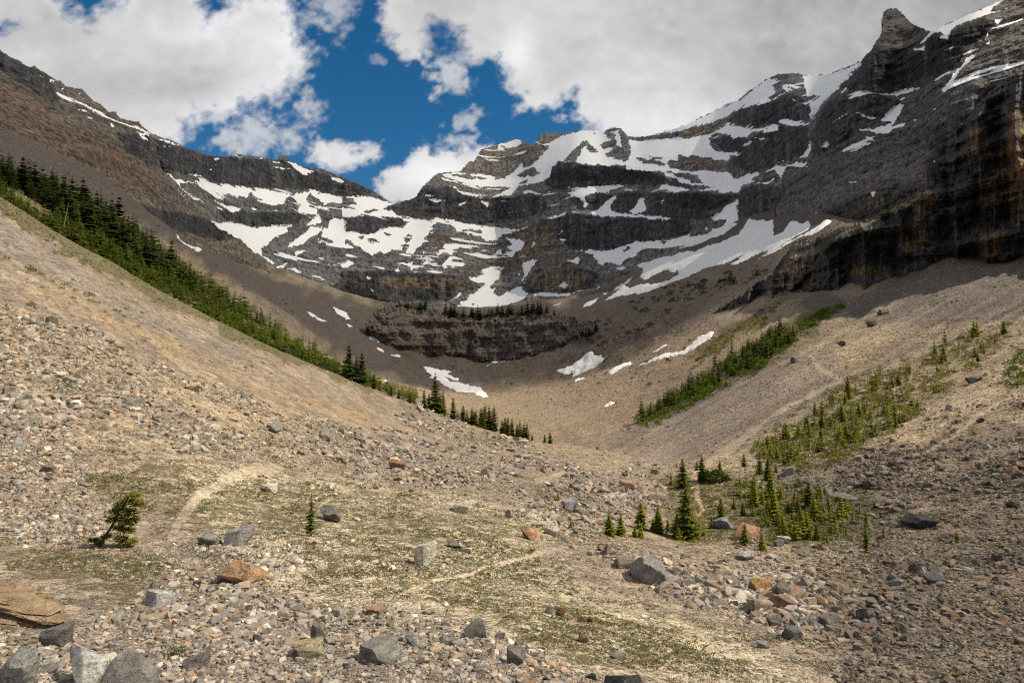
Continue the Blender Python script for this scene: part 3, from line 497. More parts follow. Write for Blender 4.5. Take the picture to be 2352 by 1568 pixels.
BLK = [T('F', s) for s in ("930 130 1050 60 1250 30 1500 50 1480 170 1560 180 1540 300 1440 400 1380 420 1440 340 1430 250 1200 260 1130 320 1040 250 1000 200",)]+[T('C', s) for s in ("1690 260 2080 115 2140 180 1850 460 1750 530 1680 530", "1340 370 1660 370 1690 500 1600 580 1440 630 1330 600", "0 1312 400 1332 240 1440 0 1420", "2000 1300 2250 1250 2260 1562 1900 1562 1850 1450", "1650 1100 1800 1050 1750 1230 1690 1230")]+[T('E', s) for s in ("600 370 650 370 640 480 600 480", "700 360 770 360 760 450 700 450", "0 390 200 400 220 500 0 490")]+[T('B', s) for s in ("1430 1140 1930 1135 2150 1180 2230 1240 1700 1240 1400 1240",)]
BRN = [T('A', s) for s in ("-100 520 0 560 200 650 450 850 700 900 850 1050 1000 1180 1100 1320 950 1350 700 1200 400 1050 150 900 -100 800",)]+[T('E', s) for s in ("1000 0 1480 0 1400 120 1200 260 1060 330 1000 280 1150 150", "400 10 800 60 700 110 560 90")]
DUST = [T('A', '150 430 420 580 700 730 1000 880 1240 1000 1100 1000 900 900 700 850 500 740 300 600'), T('A', '1150 1170 1500 1240 2352 1310 2352 1562 1500 1500 1300 1350'), T('B', '0 1300 330 1400 500 1500 1350 1480 1500 1562 0 1562'), T('B', '640 1190 1100 1300 1400 1260 1500 1290 2352 1260 2352 1480 1500 1450 700 1350'), T('B', '900 1020 1200 960 1300 1000 1200 1120 900 1100'), T('C', '0 870 600 560 850 500 1240 410 1100 620 960 760 880 1100 600 1200 200 950 0 930'), T('C', '1060 600 1500 600 1560 900 1200 1060 1000 1000'), T('C', '1700 200 2352 0 2352 500 1800 640 1600 350'), T('D', '1800 130 2352 0 2352 330 2100 400'), T('E', '0 0 1200 0 1300 200 1000 420 700 380 400 280 0 300'), T('E', '1200 350 1600 250 2000 250 1700 450 1250 450')]
STRIPE = [T('C', '0 860 200 770 420 660 600 535 660 530 640 690 400 745 230 830 0 890'), T('C', '690 570 840 515 1240 412 1170 520 1040 640 960 720 905 800 890 1060 870 900 900 770 830 700 690 640'), T('C', '240 880 680 845 670 890 360 950'), T('A', '1100 1165 1500 1250 1990 1320 1930 1395 1500 1345 1368 1362'), T('E', '640 110 860 110 860 280 640 290')]
LITE = [T('F', s) for s in ('660 330 740 200 770 110 850 70 930 60 920 190 900 260 830 300 830 380 700 420 640 400', '560 440 680 420 720 520 600 560', '1000 20 1060 -20 1120 -30 1060 40 940 70')]
GRASSY = [T('C', s) for s in ("1060 1562 1300 1500 1560 1370 1700 1290 1720 1310 1560 1420 1300 1530 1150 1590",)]
def strata1d(z, seed, per): return vnoise(np.asarray(z)/per+seed*3.1, seed*7.7, .5)
def mountain(name, outline, basex, basey, baseY, bbox, step, seed, amp, slope0=50, tone=(.115, .108, .104), flute=1.0, snows=None, rag=1.0, cdark=1.0, mat=None, fs=1.0, sw=1.0):
    x0, y0, x1, y1 = bbox; gx = np.arange(x0, x1+step, step); gy = np.arange(y1, y0-step, -step)
    x, y = np.meshgrid(gx, gy)
    xw = x+fbm(x/5, y/5, seed, 3)*1.2; yw = y+fbm(x/4.3, y/4.3, seed+5, 3)*.9     # roughened outlines
    inside = sdf(outline, x+fbm(x/2.5, y/2.5, seed+2, 2)*.7*rag, y+fbm(x/2.2, y/2.2, seed+3, 3)*.8*rag, 6.0)
    sn = umax(SNOW+SNOW_V if snows is None else snows, xw, yw, 6.0); hs = umax(HOLES, xw, yw, 6.0); sn = np.minimum(sn, -hs)
    cl = sstep(-1.5, 1.5, umax(CLIFF, xw, yw, 6.0)); cl = cl*(1-sstep(-.5, 1, sn))
    yb = np.interp(gx, basex, basey); Yb = np.exp(blur(np.interp(gx, basex, np.log(baseY)), 8, 0))
    R, C = x.shape; Yv = np.zeros((R, C)); _, t = ray(x, y); t0 = ray(gx, yb)[1]
    DG = np.full(x.shape, 50.0); cur = Yb.copy(); lw = fbm(gx/60, seed, 0, 3)*14
    for r in range(R):
        if r > 0:
            dt = np.where(y[r] < yb, t[r]-t[r-1], 0)
            z = t[r]*cur+lw
            s1 = strata1d(z, seed, 26)+.7*strata1d(z, seed+2, 9)
            deg = slope0+s1*14+cl[r]*(24-s1*6); deg = np.where(sn[r] > 0, 38, deg)
            DG[r] = deg; ts = np.maximum(np.tan(np.radians(np.clip(deg, 30, 82))), t[r]+.30)
            cur = cur*(1+dt/(ts-t[r]))
        Yv[r] = cur
    L = blur(blur(np.log(Yv), max(1, int(12.0/step)), 1), 1, 0, 1)
    Yv = np.exp(L); P = point(x, y, Yv); Zw = P[..., 2]
    Xw = np.broadcast_to(np.cumsum(Yb)*step/FPX, x.shape)     # length along the wall
    Xr, Zr = Xw, Zw; Xw, Zw = Xw/fs, Zw/fs
    big = fbm(Xw/130, Zw/170, seed, 3)*.8; fl = fbm(Xw/22, Zw/90, seed+4, 4, ridged=True); st = fbm(Xw/70+Zw/300, Zw/7, seed+8, 3); sm = fbm(Xw/9, Zw/9, seed+6, 4)
    snw = sstep(-.6, .8, sn); big = big*(1-.35*snw)
    off = amp*(big*1.0+(1-snw)*flute*(fl*.42*(.4+.6*cl)+st*.14*sw+sm*.20))
    edge = sstep(0, 14, np.maximum(inside, 0)+3)
    Yv = Yv-off*edge*0.8; P = point(x, y, Yv); Xw = Xr; Zw = Zr
    # colours
    c = np.ones(x.shape+(3,))*np.array(tone)
    m0 = fbm(Xw/90, Zw/60, seed+1, 4)
    c = lay(c, sstep(-.2, .6, m0)*.6, np.array([.15, .125, .105])*(sum(tone)/.36))
    c = lay(c, sstep(-1.5, 1.5, umax(BRN, xw, yw, 6.0))*.75, [.155, .108, .078])
    sb = strata1d(Zw+lw[None, :]+fbm(Xw/50, Zw/50, 3, 3)*6, seed+1, 11)+.6*strata1d(Zw+lw[None, :], seed+5, 4)
    c = c*(1+np.tanh(sb*2.2)[..., None]*.30*sw)
    vs = fbm(Xw/(5.5*fs), Zw/(60*fs), seed+9, 4); vs2 = fbm(Xw/(2.2*fs), Zw/(28*fs), seed+19, 3)
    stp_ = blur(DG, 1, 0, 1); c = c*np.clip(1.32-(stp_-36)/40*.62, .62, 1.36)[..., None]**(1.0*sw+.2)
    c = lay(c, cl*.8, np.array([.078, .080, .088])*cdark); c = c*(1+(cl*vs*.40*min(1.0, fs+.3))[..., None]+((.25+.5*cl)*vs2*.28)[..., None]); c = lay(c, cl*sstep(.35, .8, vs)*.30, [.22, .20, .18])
    oc = sstep(-1.5, 2.0, umax(OCH, xw, yw, 6.0)+fbm(x/4, y/8, 3, 3)*1.5)
    vo = fbm(x/2.2, y/22, seed+12, 3)
    c = lay(c, oc*np.clip(.55+vo*.6, 0, 1), np.array([.31, .24, .16]))
    c = lay(c, oc*sstep(.15, .6, fbm(Xw/4, Zw/50, seed+3, 3))*.6, [.07, .068, .07])
    o2 = sstep(-1.5, 3.0, umax(OCH2, xw, yw, 6.0)+fbm(x/6, y/9, 4, 3)*4)
    c = lay(c, o2*np.clip(.40+vo*1.1+fbm(Xw/9, Zw/5, seed+21, 3)*.5, 0, 1), np.array([.30, .185, .080]))
    c = lay(c, o2*sstep(.0, .6, fbm(x/4.5, y/20, seed+3, 4))*.5, [.035, .033, .033])
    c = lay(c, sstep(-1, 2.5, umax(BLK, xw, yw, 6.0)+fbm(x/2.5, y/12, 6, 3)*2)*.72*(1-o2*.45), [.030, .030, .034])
    c = lay(c, sstep(-1, 1.5, umax(GRASSY, xw, yw, 6.0)+fbm(x/5, y/3, 6, 3))*.9, [.25, .21, .115])
    lt = sstep(-1, 2, umax(LITE, xw, yw, 6.0)+fbm(x/3, y/6, 8, 3)*1.5); c = lay(c, lt*np.clip(.7+vo*.5, 0, 1), [.30, .25, .185])
    c = np.clip(c, .012, .6)
    # broken snow edges
    f = sn/2.0+fbm(Xw/16, Zw/7, seed+7, 4)*.45+fbm(x/1.8, y/1.1, seed, 2)*.45+fbm(Xw/40, Zw/5, seed+11, 3)*.45-.08
    # thin snow left on ledges high up
    dust = sstep(-2, 4, umax(DUST, xw, yw, 8.0)); led = fbm(Xw/30+Zw/60, Zw/4.5, seed+13, 4)
    f = np.maximum(f, np.where(dust > 0, led*1.1-1.05+.62*dust+fbm(Xw/60, Zw/40, seed+15, 3)*.3, -1)-.5*cl)
    stp = sstep(-1, 3, umax(STRIPE, xw, yw, 8.0)); f = f-stp*np.clip(fbm(Xw/34+Zw/30, Zw/5.5, seed+17, 4)*2.2-.30, 0, 1.4)
    f = np.clip(f, -1, 1)
    keep = (inside[:-1, :-1] > 0) & (inside[1:, 1:] > 0) & (inside[:-1, 1:] > 0) & (inside[1:, :-1] > 0)
    nr_, nc_ = x.shape; Fq = grid_faces(nr_, nc_, keep); V = P.reshape(-1, 3)
    at = {'col': c.reshape(-1, 3), 'snow': f.ravel()}
    # walls running back from every rim edge so the massif has body
    e = np.concatenate([Fq[:, [0, 1]], Fq[:, [1, 2]], Fq[:, [2, 3]], Fq[:, [3, 0]]]); key = np.minimum(e[:, 0], e[:, 1])*10**7+np.maximum(e[:, 0], e[:, 1])
    _, ix, cnt = np.unique(key, return_index=True, return_counts=True); rim = e[ix[cnt == 1]]
    rv = np.unique(rim); V2 = []; n0_ = len(V); mp = {}
    lut = np.zeros(len(V), np.int64); lut[rv] = np.arange(len(rv))
    b1 = V[rv]*np.array([1, 1, 1])*1.012; b1[:, 2] -= .35*(b1[:, 1]*.02)
    b2 = V[rv]*1.10; b2[:, 2] -= b2[:, 1]*.075
    b3 = V[rv]*1.30; b3[:, 2] -= b3[:, 1]*.30
    k = len(rv); Vall = np.concatenate([V, b1, b2, b3]); a, b = rim[:, 0], rim[:, 1]
    Fs = [Fq, np.stack([b, a, n0_+lut[a], n0_+lut[b]], 1), np.stack([n0_+lut[b], n0_+lut[a], n0_+k+lut[a], n0_+k+lut[b]], 1), np.stack([n0_+k+lut[b], n0_+k+lut[a], n0_+2*k+lut[a], n0_+2*k+lut[b]], 1)]
    at = {q: np.concatenate([v, v[rv], v[rv], v[rv]]) for q, v in at.items()}; at['snow'][len(V):] = np.minimum(at['snow'][len(V):], .0)-.5*0
    Vc, Fc, at = compact(Vall, np.concatenate(Fs), at)
    add(name, mk_mesh(name, Vc, Fc, at, True, mat or M_ROCK), kind="structure")
    return P, inside, gx, gy
def G_line(i, fx):  # guide line i of the ground as base of a mountain
    c = np.array(GC[i], float); return np.interp(fx, c[:, 0]*KD, c[:, 1]*KD), np.interp(fx, c[:, 0]*KD, c[:, 2])
fx = np.arange(-200, 1240, 4.0)
M_R2 = rock_mat(1.5); M_R3 = rock_mat(2.6); M_R4 = rock_mat(4.0); M_R5 = rock_mat(2.6, .30)
# back wall of the cirque
sky_back = T('A', "1000 860 1030 905 1100 935 1160 950 1240 990 1290 1015 1380 1030 1415 1060 1500 1065 1600 1060 1620 1050 1700 1060 1800 1075 1890 1090 1900 1065 1940 1058 1970 1072 1980 1100 2030 1115 2060 1135 2200 1150 2260 1175 2352 1218")+T('B', "80 1245 180 1290 280 1350 340 1390 400 1372 480 1350 520 1290 560 1250 620 1190 650 1178 795 1168 850 1100 890 1095 935 1020 1050 985 1100 965 1190 947 1230 962 1290 990 1310 955 1345 913 1450 903 1500 903 1640 888 1720 886 1780 888 1800 880 1825 866 1855 862 1895 873 1925 905 1950 932 2050 928 2090 922 2130 908 2220 888 2352 838")+T('C', "80 828 200 768 340 698 380 690 420 658 500 598 600 533 660 503 760 495 815 498 840 513 960 503 1020 498 1100 468 1180 438 1240 408 1290 360")
back = sky_back+T('C', "1400 600 1300 1200 1100 1500")+D([(1900, 560), (1700, 700), (1300, 800), (800, 800), (560, 700), (470, 620), (330, 420)])
by, bY = G_line(13, fx); by = by+4; bY = bY*1.0
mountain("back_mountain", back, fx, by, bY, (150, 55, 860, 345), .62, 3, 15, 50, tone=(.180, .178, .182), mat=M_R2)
# left valley wall
left = D([(-330, -120), (-100, 60), (-60, 80)])+T('A', "0 328 60 378 130 413 160 428 200 455 240 448 275 470 330 508 370 538 410 548 440 575 450 585 510 598 560 603 600 638 640 688 690 708 740 758 790 758 830 808 900 823 950 828 980 863 1030 905 1060 940 1075 1050 1110 1170 1230 1320 1300 1400 1440 1490")+D([(540, 545), (600, 590), (628, 632), (640, 680), (400, 640), (200, 560), (0, 480), (-100, 420), (-330, 300)])
ly, lY = G_line(12, fx); ly = np.where(fx < 290, ly+5, ly+5); 
PL = mountain("left_mountain", left, fx, ly, lY*1.01, (-140, -50, 280, 290), .62, 11, 7, 44, (.150, .128, .106), 1.5, mat=M_R3, fs=.7)
# right wall: the back part with the pinnacle
right = T('C', "1180 520 1240 410 1275 365 1300 348 1325 300 1345 268 1366 250 1378 215 1383 180 1376 140 1380 105 1398 70 1420 56 1445 51 1480 55 1510 75 1535 100 1560 130 1600 163 1680 200 1720 207 1850 147 1950 108 2000 88 2100 43 2215 -8 2352 -70 2700 -200 2700 1700 1900 1900 1200 1750 665 1700 660 1480 640 1380 720 1300 690 1230 760 1210 820 1160 870 1130 890 1060 915 1000 925 900 940 840 970 760 990 690 1060 620 1120 580")+[]
base2 = np.where(fx < 800, 1, 1)
ry = np.interp(fx, [600, 700, 760, 800, 830, 870, 1100, 1240], [300, 262, 232, 212, 200, 190, 190, 190]); rY = np.interp(fx, [600, 700, 760, 800, 830, 870, 960, 1100, 1240], [760, 720, 640, 560, 510, 450, 400, 360, 330])
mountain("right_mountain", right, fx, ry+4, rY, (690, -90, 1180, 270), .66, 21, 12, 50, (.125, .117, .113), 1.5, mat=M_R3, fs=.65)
# right wall: the near buttress with the overhang
butt = T('C', "905 1640 1000 1562 1150 1540 1300 1490 1420 1420 1500 1360 1580 1330 1660 1280 1700 1240 1690 1150 1760 1000 1850 900 1950 820 2020 720 2100 640 2180 560 2260 500 2352 440 2500 380 2750 250")+T('F', "2750 500 2352 430 2200 330 1960 260 1800 330 1660 440 1500 560 1240 600 1100 580 960 500 700 600 500 640 250 720 80 680 120 640 250 560 400 470 500 380 620 320 700 200 780 90 860 60")
cy = np.interp(fx, [690, 730, 780, 815, 830, 850, 897, 949, 984, 1024, 1240], [322, 318, 302, 285, 285, 300, 288, 252, 261, 268, 300]); cY = np.interp(fx, [690, 730, 780, 815, 850, 897, 949, 984, 1024, 1240], [400, 380, 350, 325, 275, 260, 258, 240, 225, 200])
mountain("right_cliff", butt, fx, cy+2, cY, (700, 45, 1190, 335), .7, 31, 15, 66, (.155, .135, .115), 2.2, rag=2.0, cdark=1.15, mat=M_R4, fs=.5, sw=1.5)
# rock step across the valley with trees on top
stepo = T('E', "150 660 185 600 220 560 290 538 360 522 480 520 560 545 640 560 760 585 860 600 950 590 1100 575 1200 575 1400 572 1500 592 1590 615 1600 660 1640 640 1700 620 1740 650 1700 700 1620 740 1560 800 1480 850 1300 930 1100 950 700 950 450 910 330 860 250 760 200 700")
sy = np.interp(fx, [355, 380, 430, 480, 530, 570, 610, 660], [349, 366, 373, 375, 368, 352, 332, 305]); sY = np.interp(fx, [355, 380, 430, 480, 530, 570, 610, 660], [552, 560, 582, 585, 566, 545, 520, 500])
PS = mountain("rock_step", stepo, fx, sy, sY, (358, 285, 645, 384), .55, 41, 15, 56, (.150, .122, .100), 2.2, rag=4.5, mat=M_R5, fs=.8, sw=.8)
# ------------------------------------------------------------------ sky backdrop with clouds, and unseen clouds set above to shade the ground
def clouds():
    gx = np.concatenate([np.linspace(-900, -45, 40), np.arange(-40, 1065, 1.15), np.linspace(1070, 1900, 40)])
    gy = np.concatenate([np.linspace(700, 345, 12), np.arange(340, -30, -1.15), np.linspace(-32, -500, 30)])
    x, y = np.meshgrid(gx, gy)
    wx = fbm(x/60, y/45, 1, 5)*16+fbm(x/11, y/9, 3, 4, .6)*4.5; wy = fbm(x/60, y/45, 6, 5)*13+fbm(x/11, y/9, 8, 4, .6)*4
    X_, Y_ = x+wx, y+wy
    fine = fbm(x/8, y/7, 2, 5, .6)
    def cl(poly, op=1.0, soft=9, rag=7):
        return op*sstep(-soft, soft, sdf(poly, X_, Y_, 60)+fine*rag)
    S = []
    S.append(cl(D([(-2600, -1400), (60, -1400), (120, -60), (140, 0), (165, 40), (205, 62), (250, 35), (295, -10), (330, -60), (400, -1000), (430, -100), (440, 10), (470, 48), (515, 20), (560, 5), (640, -20), (670, 50), (700, 90), (724, 125), (715, 170), (685, 195), (650, 220), (600, 240), (540, 265), (480, 280), (420, 296), (405, 335), (300, 330), (200, 330), (0, 300), (-2600, 400)]), 1, 13, 10))
    S.append(cl(D([(650, -900), (790, -900), (800, 20), (780, 70), (740, 50), (690, 20)]), .6, 14, 14))
    S.append(cl(D([(698, 220), (742, 208), (738, 240), (715, 272), (698, 250)]), .75, 7, 8))
    S.append(cl(D([(500, 310), (560, 270), (640, 285), (700, 278), (690, 320), (620, 345), (560, 352), (500, 335)]), .75, 14, 16))
    S.append(cl(D([(685, 330), (730, 305), (800, 318), (872, 330), (875, 352), (850, 380), (810, 405), (740, 402), (690, 372)]), 1, 8, 9))
    S.append(cl(D([(870, 480), (905, 415), (935, 390), (975, 365), (1020, 348), (1070, 345), (1110, 335), (1150, 345), (1150, 480)]), 1, 4, 5))
    S.append(cl(D([(1010, 350), (1040, 335), (1115, 305), (1110, 318), (1060, 345)]), .8, 7, 8))
    S.append(cl(T('B', "240 -200 250 0 330 190 400 290 430 370 560 370 610 300 645 240 600 150 640 80 700 90 770 140 760 330 800 400 880 410 960 350 1010 300 1020 350 1000 410 1050 440 1040 520 1080 600 1180 650 1170 730 1220 730 1300 690 1380 720 1440 640 1540 640 1580 700 1565 790 1640 850 1720 900 1900 1100 2600 1200 6000 1500 6000 -2500 240 -2500"), 1, 9, 8))
    S.append(cl(T('B', "600 480 700 360 770 400 800 500 830 600 760 640 680 600 620 640 650 560"), .75, 9, 12))
    S.append(cl(T('B', "770 830 900 800 955 850 850 900"), .65, 7, 9))
    S.append(cl(T('B', "220 400 290 380 280 400"), .4, 6, 8)); S.append(cl(T('B', "1440 770 1475 770 1475 830 1450 820"), .7, 5, 6))
    S.append(cl(T('B', "-10 40 30 120 20 200 -20 190"), .6, 9, 9))
    d = np.maximum.reduce(S)
    d = d*(1-.95*sstep(-6, 8, sdf(D([(-60, 62), (30, 62), (50, 76), (20, 90), (-60, 88)]), X_, Y_, 40)+fine*6))
    gap = sstep(-10, 14, sdf(T('B', "620 100 700 180 760 260 800 340 720 330 640 260 590 150"), X_, Y_, 50)+fine*10); d = d*(1-.7*gap)
    def blob(cx, cy, rx, ry): return np.exp(-(((x-cx*KD)/(rx*KD))**2+((y-cy*KD)/(ry*KD))**2))
    big = fbm(x/110, y/70, 11, 5); bil = fbm(X_/34, Y_/24, 14, 5, .55, True); lum = .61+.10*big+.05*bil+.03*fbm(x/12, y/9, 4, 4)
    inner = np.clip(sdf(D([(-2600, -1400), (60, -1400), (130, -60), (165, 25), (240, 25), (330, -60), (400, -1000), (430, -100), (470, 38), (560, -5), (640, -20), (700, 90), (724, 125), (685, 195), (540, 265), (405, 335), (0, 300), (-2600, 400)]), X_, Y_, 60), -5, 28)/28; lum = lum+.13*(1-np.abs(inner-.25)*1.6).clip(0, 1)*(x < 330)
    lum = lum+.16*blob(640, 110, 110, 110)+.10*blob(430, 60, 120, 50)-.13*blob(260, 200, 200, 60)-.10*blob(60, 20, 160, 70)-.08*blob(470, 190, 120, 40)+.08*blob(420, 260, 160, 40)
    lum = lum-.20*sstep(1250, 2100, x/KD)*sstep(420, 120, y/KD)-.05*sstep(1300, 1000, x/KD)*sstep(80, 0, y/KD)*sstep(880, 950, x/KD)
    lum = lum+.26*blob(1190, 120, 45, 70)+.12*blob(1330, 260, 200, 60)+.14*blob(1600, 290, 260, 45)+.32*blob(1010, 410, 120, 60)+.16*blob(790, 355, 80, 40)
    lum = np.clip(lum*.90, .28, .86)
    colr = np.stack([lum*.995, lum*.99, lum*1.0], -1)
    a, b = ray(x, y); v = np.stack([a, np.ones_like(a), b], -1); v /= np.linalg.norm(v, axis=-1, keepdims=True)
    V = (v*26000).reshape(-1, 3)
    s = NT("cloudy_sky"); e = s.n("ShaderNodeEmission"); s.l(s.attr("col").outputs['Color'], e.inputs[0]); e.inputs[1].default_value = 1.0
    t = s.n("ShaderNodeBsdfTransparent"); mx = s.n("ShaderNodeMixShader"); s.l(s.attr("dens").outputs['Fac'], mx.inputs[0]); s.l(t.outputs[0], mx.inputs[1]); s.l(e.outputs[0], mx.inputs[2]); s.l(mx.outputs[0], s.out.inputs[0])
    add("sky", mk_mesh("sky", V, grid_faces(*x.shape), {'col': colr.reshape(-1, 3), 'dens': np.clip(d, 0, 1).ravel()}, True, s.m), kind="structure")
clouds()
def shade_cloud(pts, alt, thick, trans, seed, en=26.0, st=16.0):
    """an unseen cloud slab high above, outlined from the shadow it throws; pts = places on the ground where its shadow edge falls (x, y, distance) or ('w', X, Y)"""
    w = []
    for p in pts:
        q = point(p[0]*KD, p[1]*KD, p[2]) if p[0] != 'w' else np.array([p[1], p[2], 100.0])
        w.append(q+SDIR*((alt-q[2])/SDIR[2]))
    w = np.array(w)[:, :2]; x0, y0 = w.min(0)-120; x1, y1 = w.max(0)+120
    x, y = np.meshgrid(np.arange(x0, x1, st), np.arange(y0, y1, st))
    inn = sdf(w, x, y, 200)+fbm(x/(6*en), y/(6*en), seed, 5)*en
    h = np.sqrt(np.clip(inn, 0, 400)/400)*thick*(1+.4*fbm(x/150, y/150, seed+1, 4))
    k = (inn[:-1, :-1] > 0) & (inn[1:, 1:] > 0) & (inn[:-1, 1:] > 0) & (inn[1:, :-1] > 0)
    F1 = grid_faces(*x.shape, k); n = x.size
    V = np.concatenate([np.stack([x, y, alt+h], -1).reshape(-1, 3), np.stack([x, y, alt-.3*h-1], -1).reshape(-1, 3)])
    e = np.concatenate([F1[:, [0, 1]], F1[:, [1, 2]], F1[:, [2, 3]], F1[:, [3, 0]]]); key = np.minimum(e[:, 0], e[:, 1])*10**7+np.maximum(e[:, 0], e[:, 1])
    _, ix, c = np.unique(key, return_index=True, return_counts=True); r = e[ix[c == 1]]
    V, Fq, _ = compact(V, np.concatenate([F1, F1[:, ::-1]+n, np.stack([r[:, 1], r[:, 0], r[:, 0]+n, r[:, 1]+n], 1)]), {})
    s = NT("thin_shade_cloud"); df = s.n("ShaderNodeBsdfDiffuse"); df.inputs[0].default_value = (.9, .9, .9, 1); tl = s.n("ShaderNodeBsdfTranslucent"); tl.inputs[0].default_value = (.9, .9, .9, 1)
    m1 = s.n("ShaderNodeMixShader"); s.l(df.outputs[0], m1.inputs[1]); s.l(tl.outputs[0], m1.inputs[2]); t = s.n("ShaderNodeBsdfTransparent"); m2 = s.n("ShaderNodeMixShader"); m2.inputs[0].default_value = trans
    s.l(m1.outputs[0], m2.inputs[1]); s.l(t.outputs[0], m2.inputs[2]); s.l(m2.outputs[0], s.out.inputs[0])
    add("cloud", mk_mesh("cloud", V, Fq, {}, True, s.m), kind="structure")
shade_cloud([(-600, 500, 200), (0, 448, 200), (300, 600, 230), (560, 730, 290), (750, 830, 340), (900, 895, 380), (1100, 910, 400), (1220, 885, 420), (1350, 852, 420), (1480, 815, 390), (1600, 760, 400), (1650, 735, 420), (1720, 640, 440), (1800, 560, 480), (1890, 500, 560), (1960, 430, 620), ('w', 500, 620), ('w', 1100, 900), ('w', 1300, 2300), ('w', -1900, 2300), ('w', -1300, 400)], 2200, 130, .60, 5)
shade_cloud([(1950, 1600, 17), (1880, 1440, 25), (2010, 1280, 40), (2200, 1150, 54), (2352, 1060, 62), (2700, 960, 60), ('w', 120, 30), ('w', 80, -60), ('w', 12, -12)], 2200, 40, .82, 9, 5.0, 4.0)  # second cloud is made up, added to darken the lower right corner
# ------------------------------------------------------------------ snow patches lying on the talus
def snow_patch(poly, label, thick=.5, bmin=9):
    if not isinstance(poly[0][0], (list, tuple)): poly = [poly]
    m = umax(poly, Gx+fbm(Gx/3, Gy/2, 5, 3)*1.1, Gy+fbm(Gx/3, Gy/2, 9, 3)*.8, 5.0)
    ok = (m > -1.8) & (band >= bmin) & (Gx > -60) & (Gx < 1100)
    if not ok.any(): return
    sc_ = GP[..., 1]/350.0
    V = GP.copy(); V[..., 2] += np.where(m > 0, np.minimum(m, 2.5)/2.5*thick*sc_+.05, m*.6*sc_)+(m > 0)*fbm(GP[..., 0]/6, GP[..., 1]/6, 2, 3)*.12
    k = ok[:-1, :-1] & ok[1:, 1:] & ok[:-1, 1:] & ok[1:, :-1]
    if not k.any(): return
    v, f, _ = compact(V.reshape(-1, 3), F_all[k], {})
    add("snow_patch", mk_mesh("snow_patch", v, f, {}, True, M_SNOW), label=label, cat="snow patch", group="snow patches lying on the valley scree")
for p, lb in zip([T('E', "160 740 210 740 285 765 275 790 230 775"), T('E', "218 808 270 820 275 845 245 835"), T('E', "320 855 360 835 385 850 355 868"),
    T('E', "540 955 640 965 740 975 710 995 785 1030 770 1045 680 1020 740 1055 830 1075 940 1100 995 1140 950 1145 880 1120 770 1115 690 1090 650 1050 580 1030 610 1015 560 980"), T('E', "963 950 1000 930 1050 905 1150 912 1120 925 1050 930 1000 945"),
    T('E', "1450 965 1500 950 1560 925 1620 890 1660 860 1770 845 1760 865 1805 872 1770 895 1720 915 1660 945 1600 975 1550 990 1570 960 1510 975"), T('E', "1565 1045 1600 1010 1660 1003 1620 1030"), T('E', "1810 985 1850 940 1900 905 1960 910 1970 930 1910 950 1880 970 1830 992"),
    T('E', "2080 855 2130 840 2200 795 2205 815 2160 845 2140 860"), T('E', "1990 945 2100 905 2200 865 2300 830 2360 786 2430 740 2545 700 2500 745 2360 815 2250 865 2150 905 2060 935"), T('E', "1760 1208 1820 1172 1865 1185 1830 1200"), T('E', "1485 1168 1530 1170 1500 1178"),
    T('D', "2100 565 2150 590 2240 652 2200 645 2130 605"), T('D', "2270 540 2352 575 2396 630 2352 625 2300 580"), T('D', "2355 650 2420 685 2390 680 2360 665"), T('D', "1200 45 1260 95 1330 130 1405 160 1340 152 1260 120 1215 80"), T('E', "258 1045 300 1042 290 1060"), T('F', "565 665 640 620 600 657"), SNOW_V[0], SNOW_V[1], SNOW_V[4], SNOW_V[5], [SNOW_V[2], SNOW_V[3], SNOW_V[6]], SNOW_V[7], SNOW_V[8], SNOW_V[9]],
    ["small white snow patch on the scree at the left foot of the rock step", "tiny oval snow patch just below the one at the foot of the rock step", "little notched snow patch by the stream gully under the rock step", "long bright snow bank stretching along the valley floor behind the tall spruces",
     "thin pale snow sliver under the middle of the rock step", "broad ragged snow patch on the scree at the edge of the cloud shadow", "small snow patch directly below the broad ragged one", "pointed sunlit snow patch left of the long snow streak", "small speckled snow patch above the long sunlit streak", "long narrow sunlit snow streak climbing the right valley scree",
     "small isolated snow patch low on the sunlit valley scree", "tiny flat snow fleck on the sunlit valley floor", "slanting snow patch on the grey scree above the forest edge", "ragged snow patch beside the slanting one on grey scree", "thin snow sliver under the ragged patch on grey scree", "long snow strip on scree between the dark forest and left cliffs", "little snow remnant behind the trees on the moraine crest", "small snow remnant by the shrubs under the right cliff",
     "slim snow strip low on the upper grey talus", "short snow dash above the slim strip on the upper talus", "thin snow line near the right end of the rock step trees", "small snow dash left of the large snowfield",
     "largest snowfield with tongues reaching down under the right mountain wall", "streaked snow strip along the lower edge of the large snowfield", "outermost narrow snow streak below the near cliff", "snow band between rock ribs at the top of the talus"]):
    snow_patch(p, lb, .5, 10 if lb.startswith(('slim', 'short snow', 'thin snow line', 'small snow dash', 'largest', 'streaked', 'outer', 'snow band', 'long snow strip')) else 9)
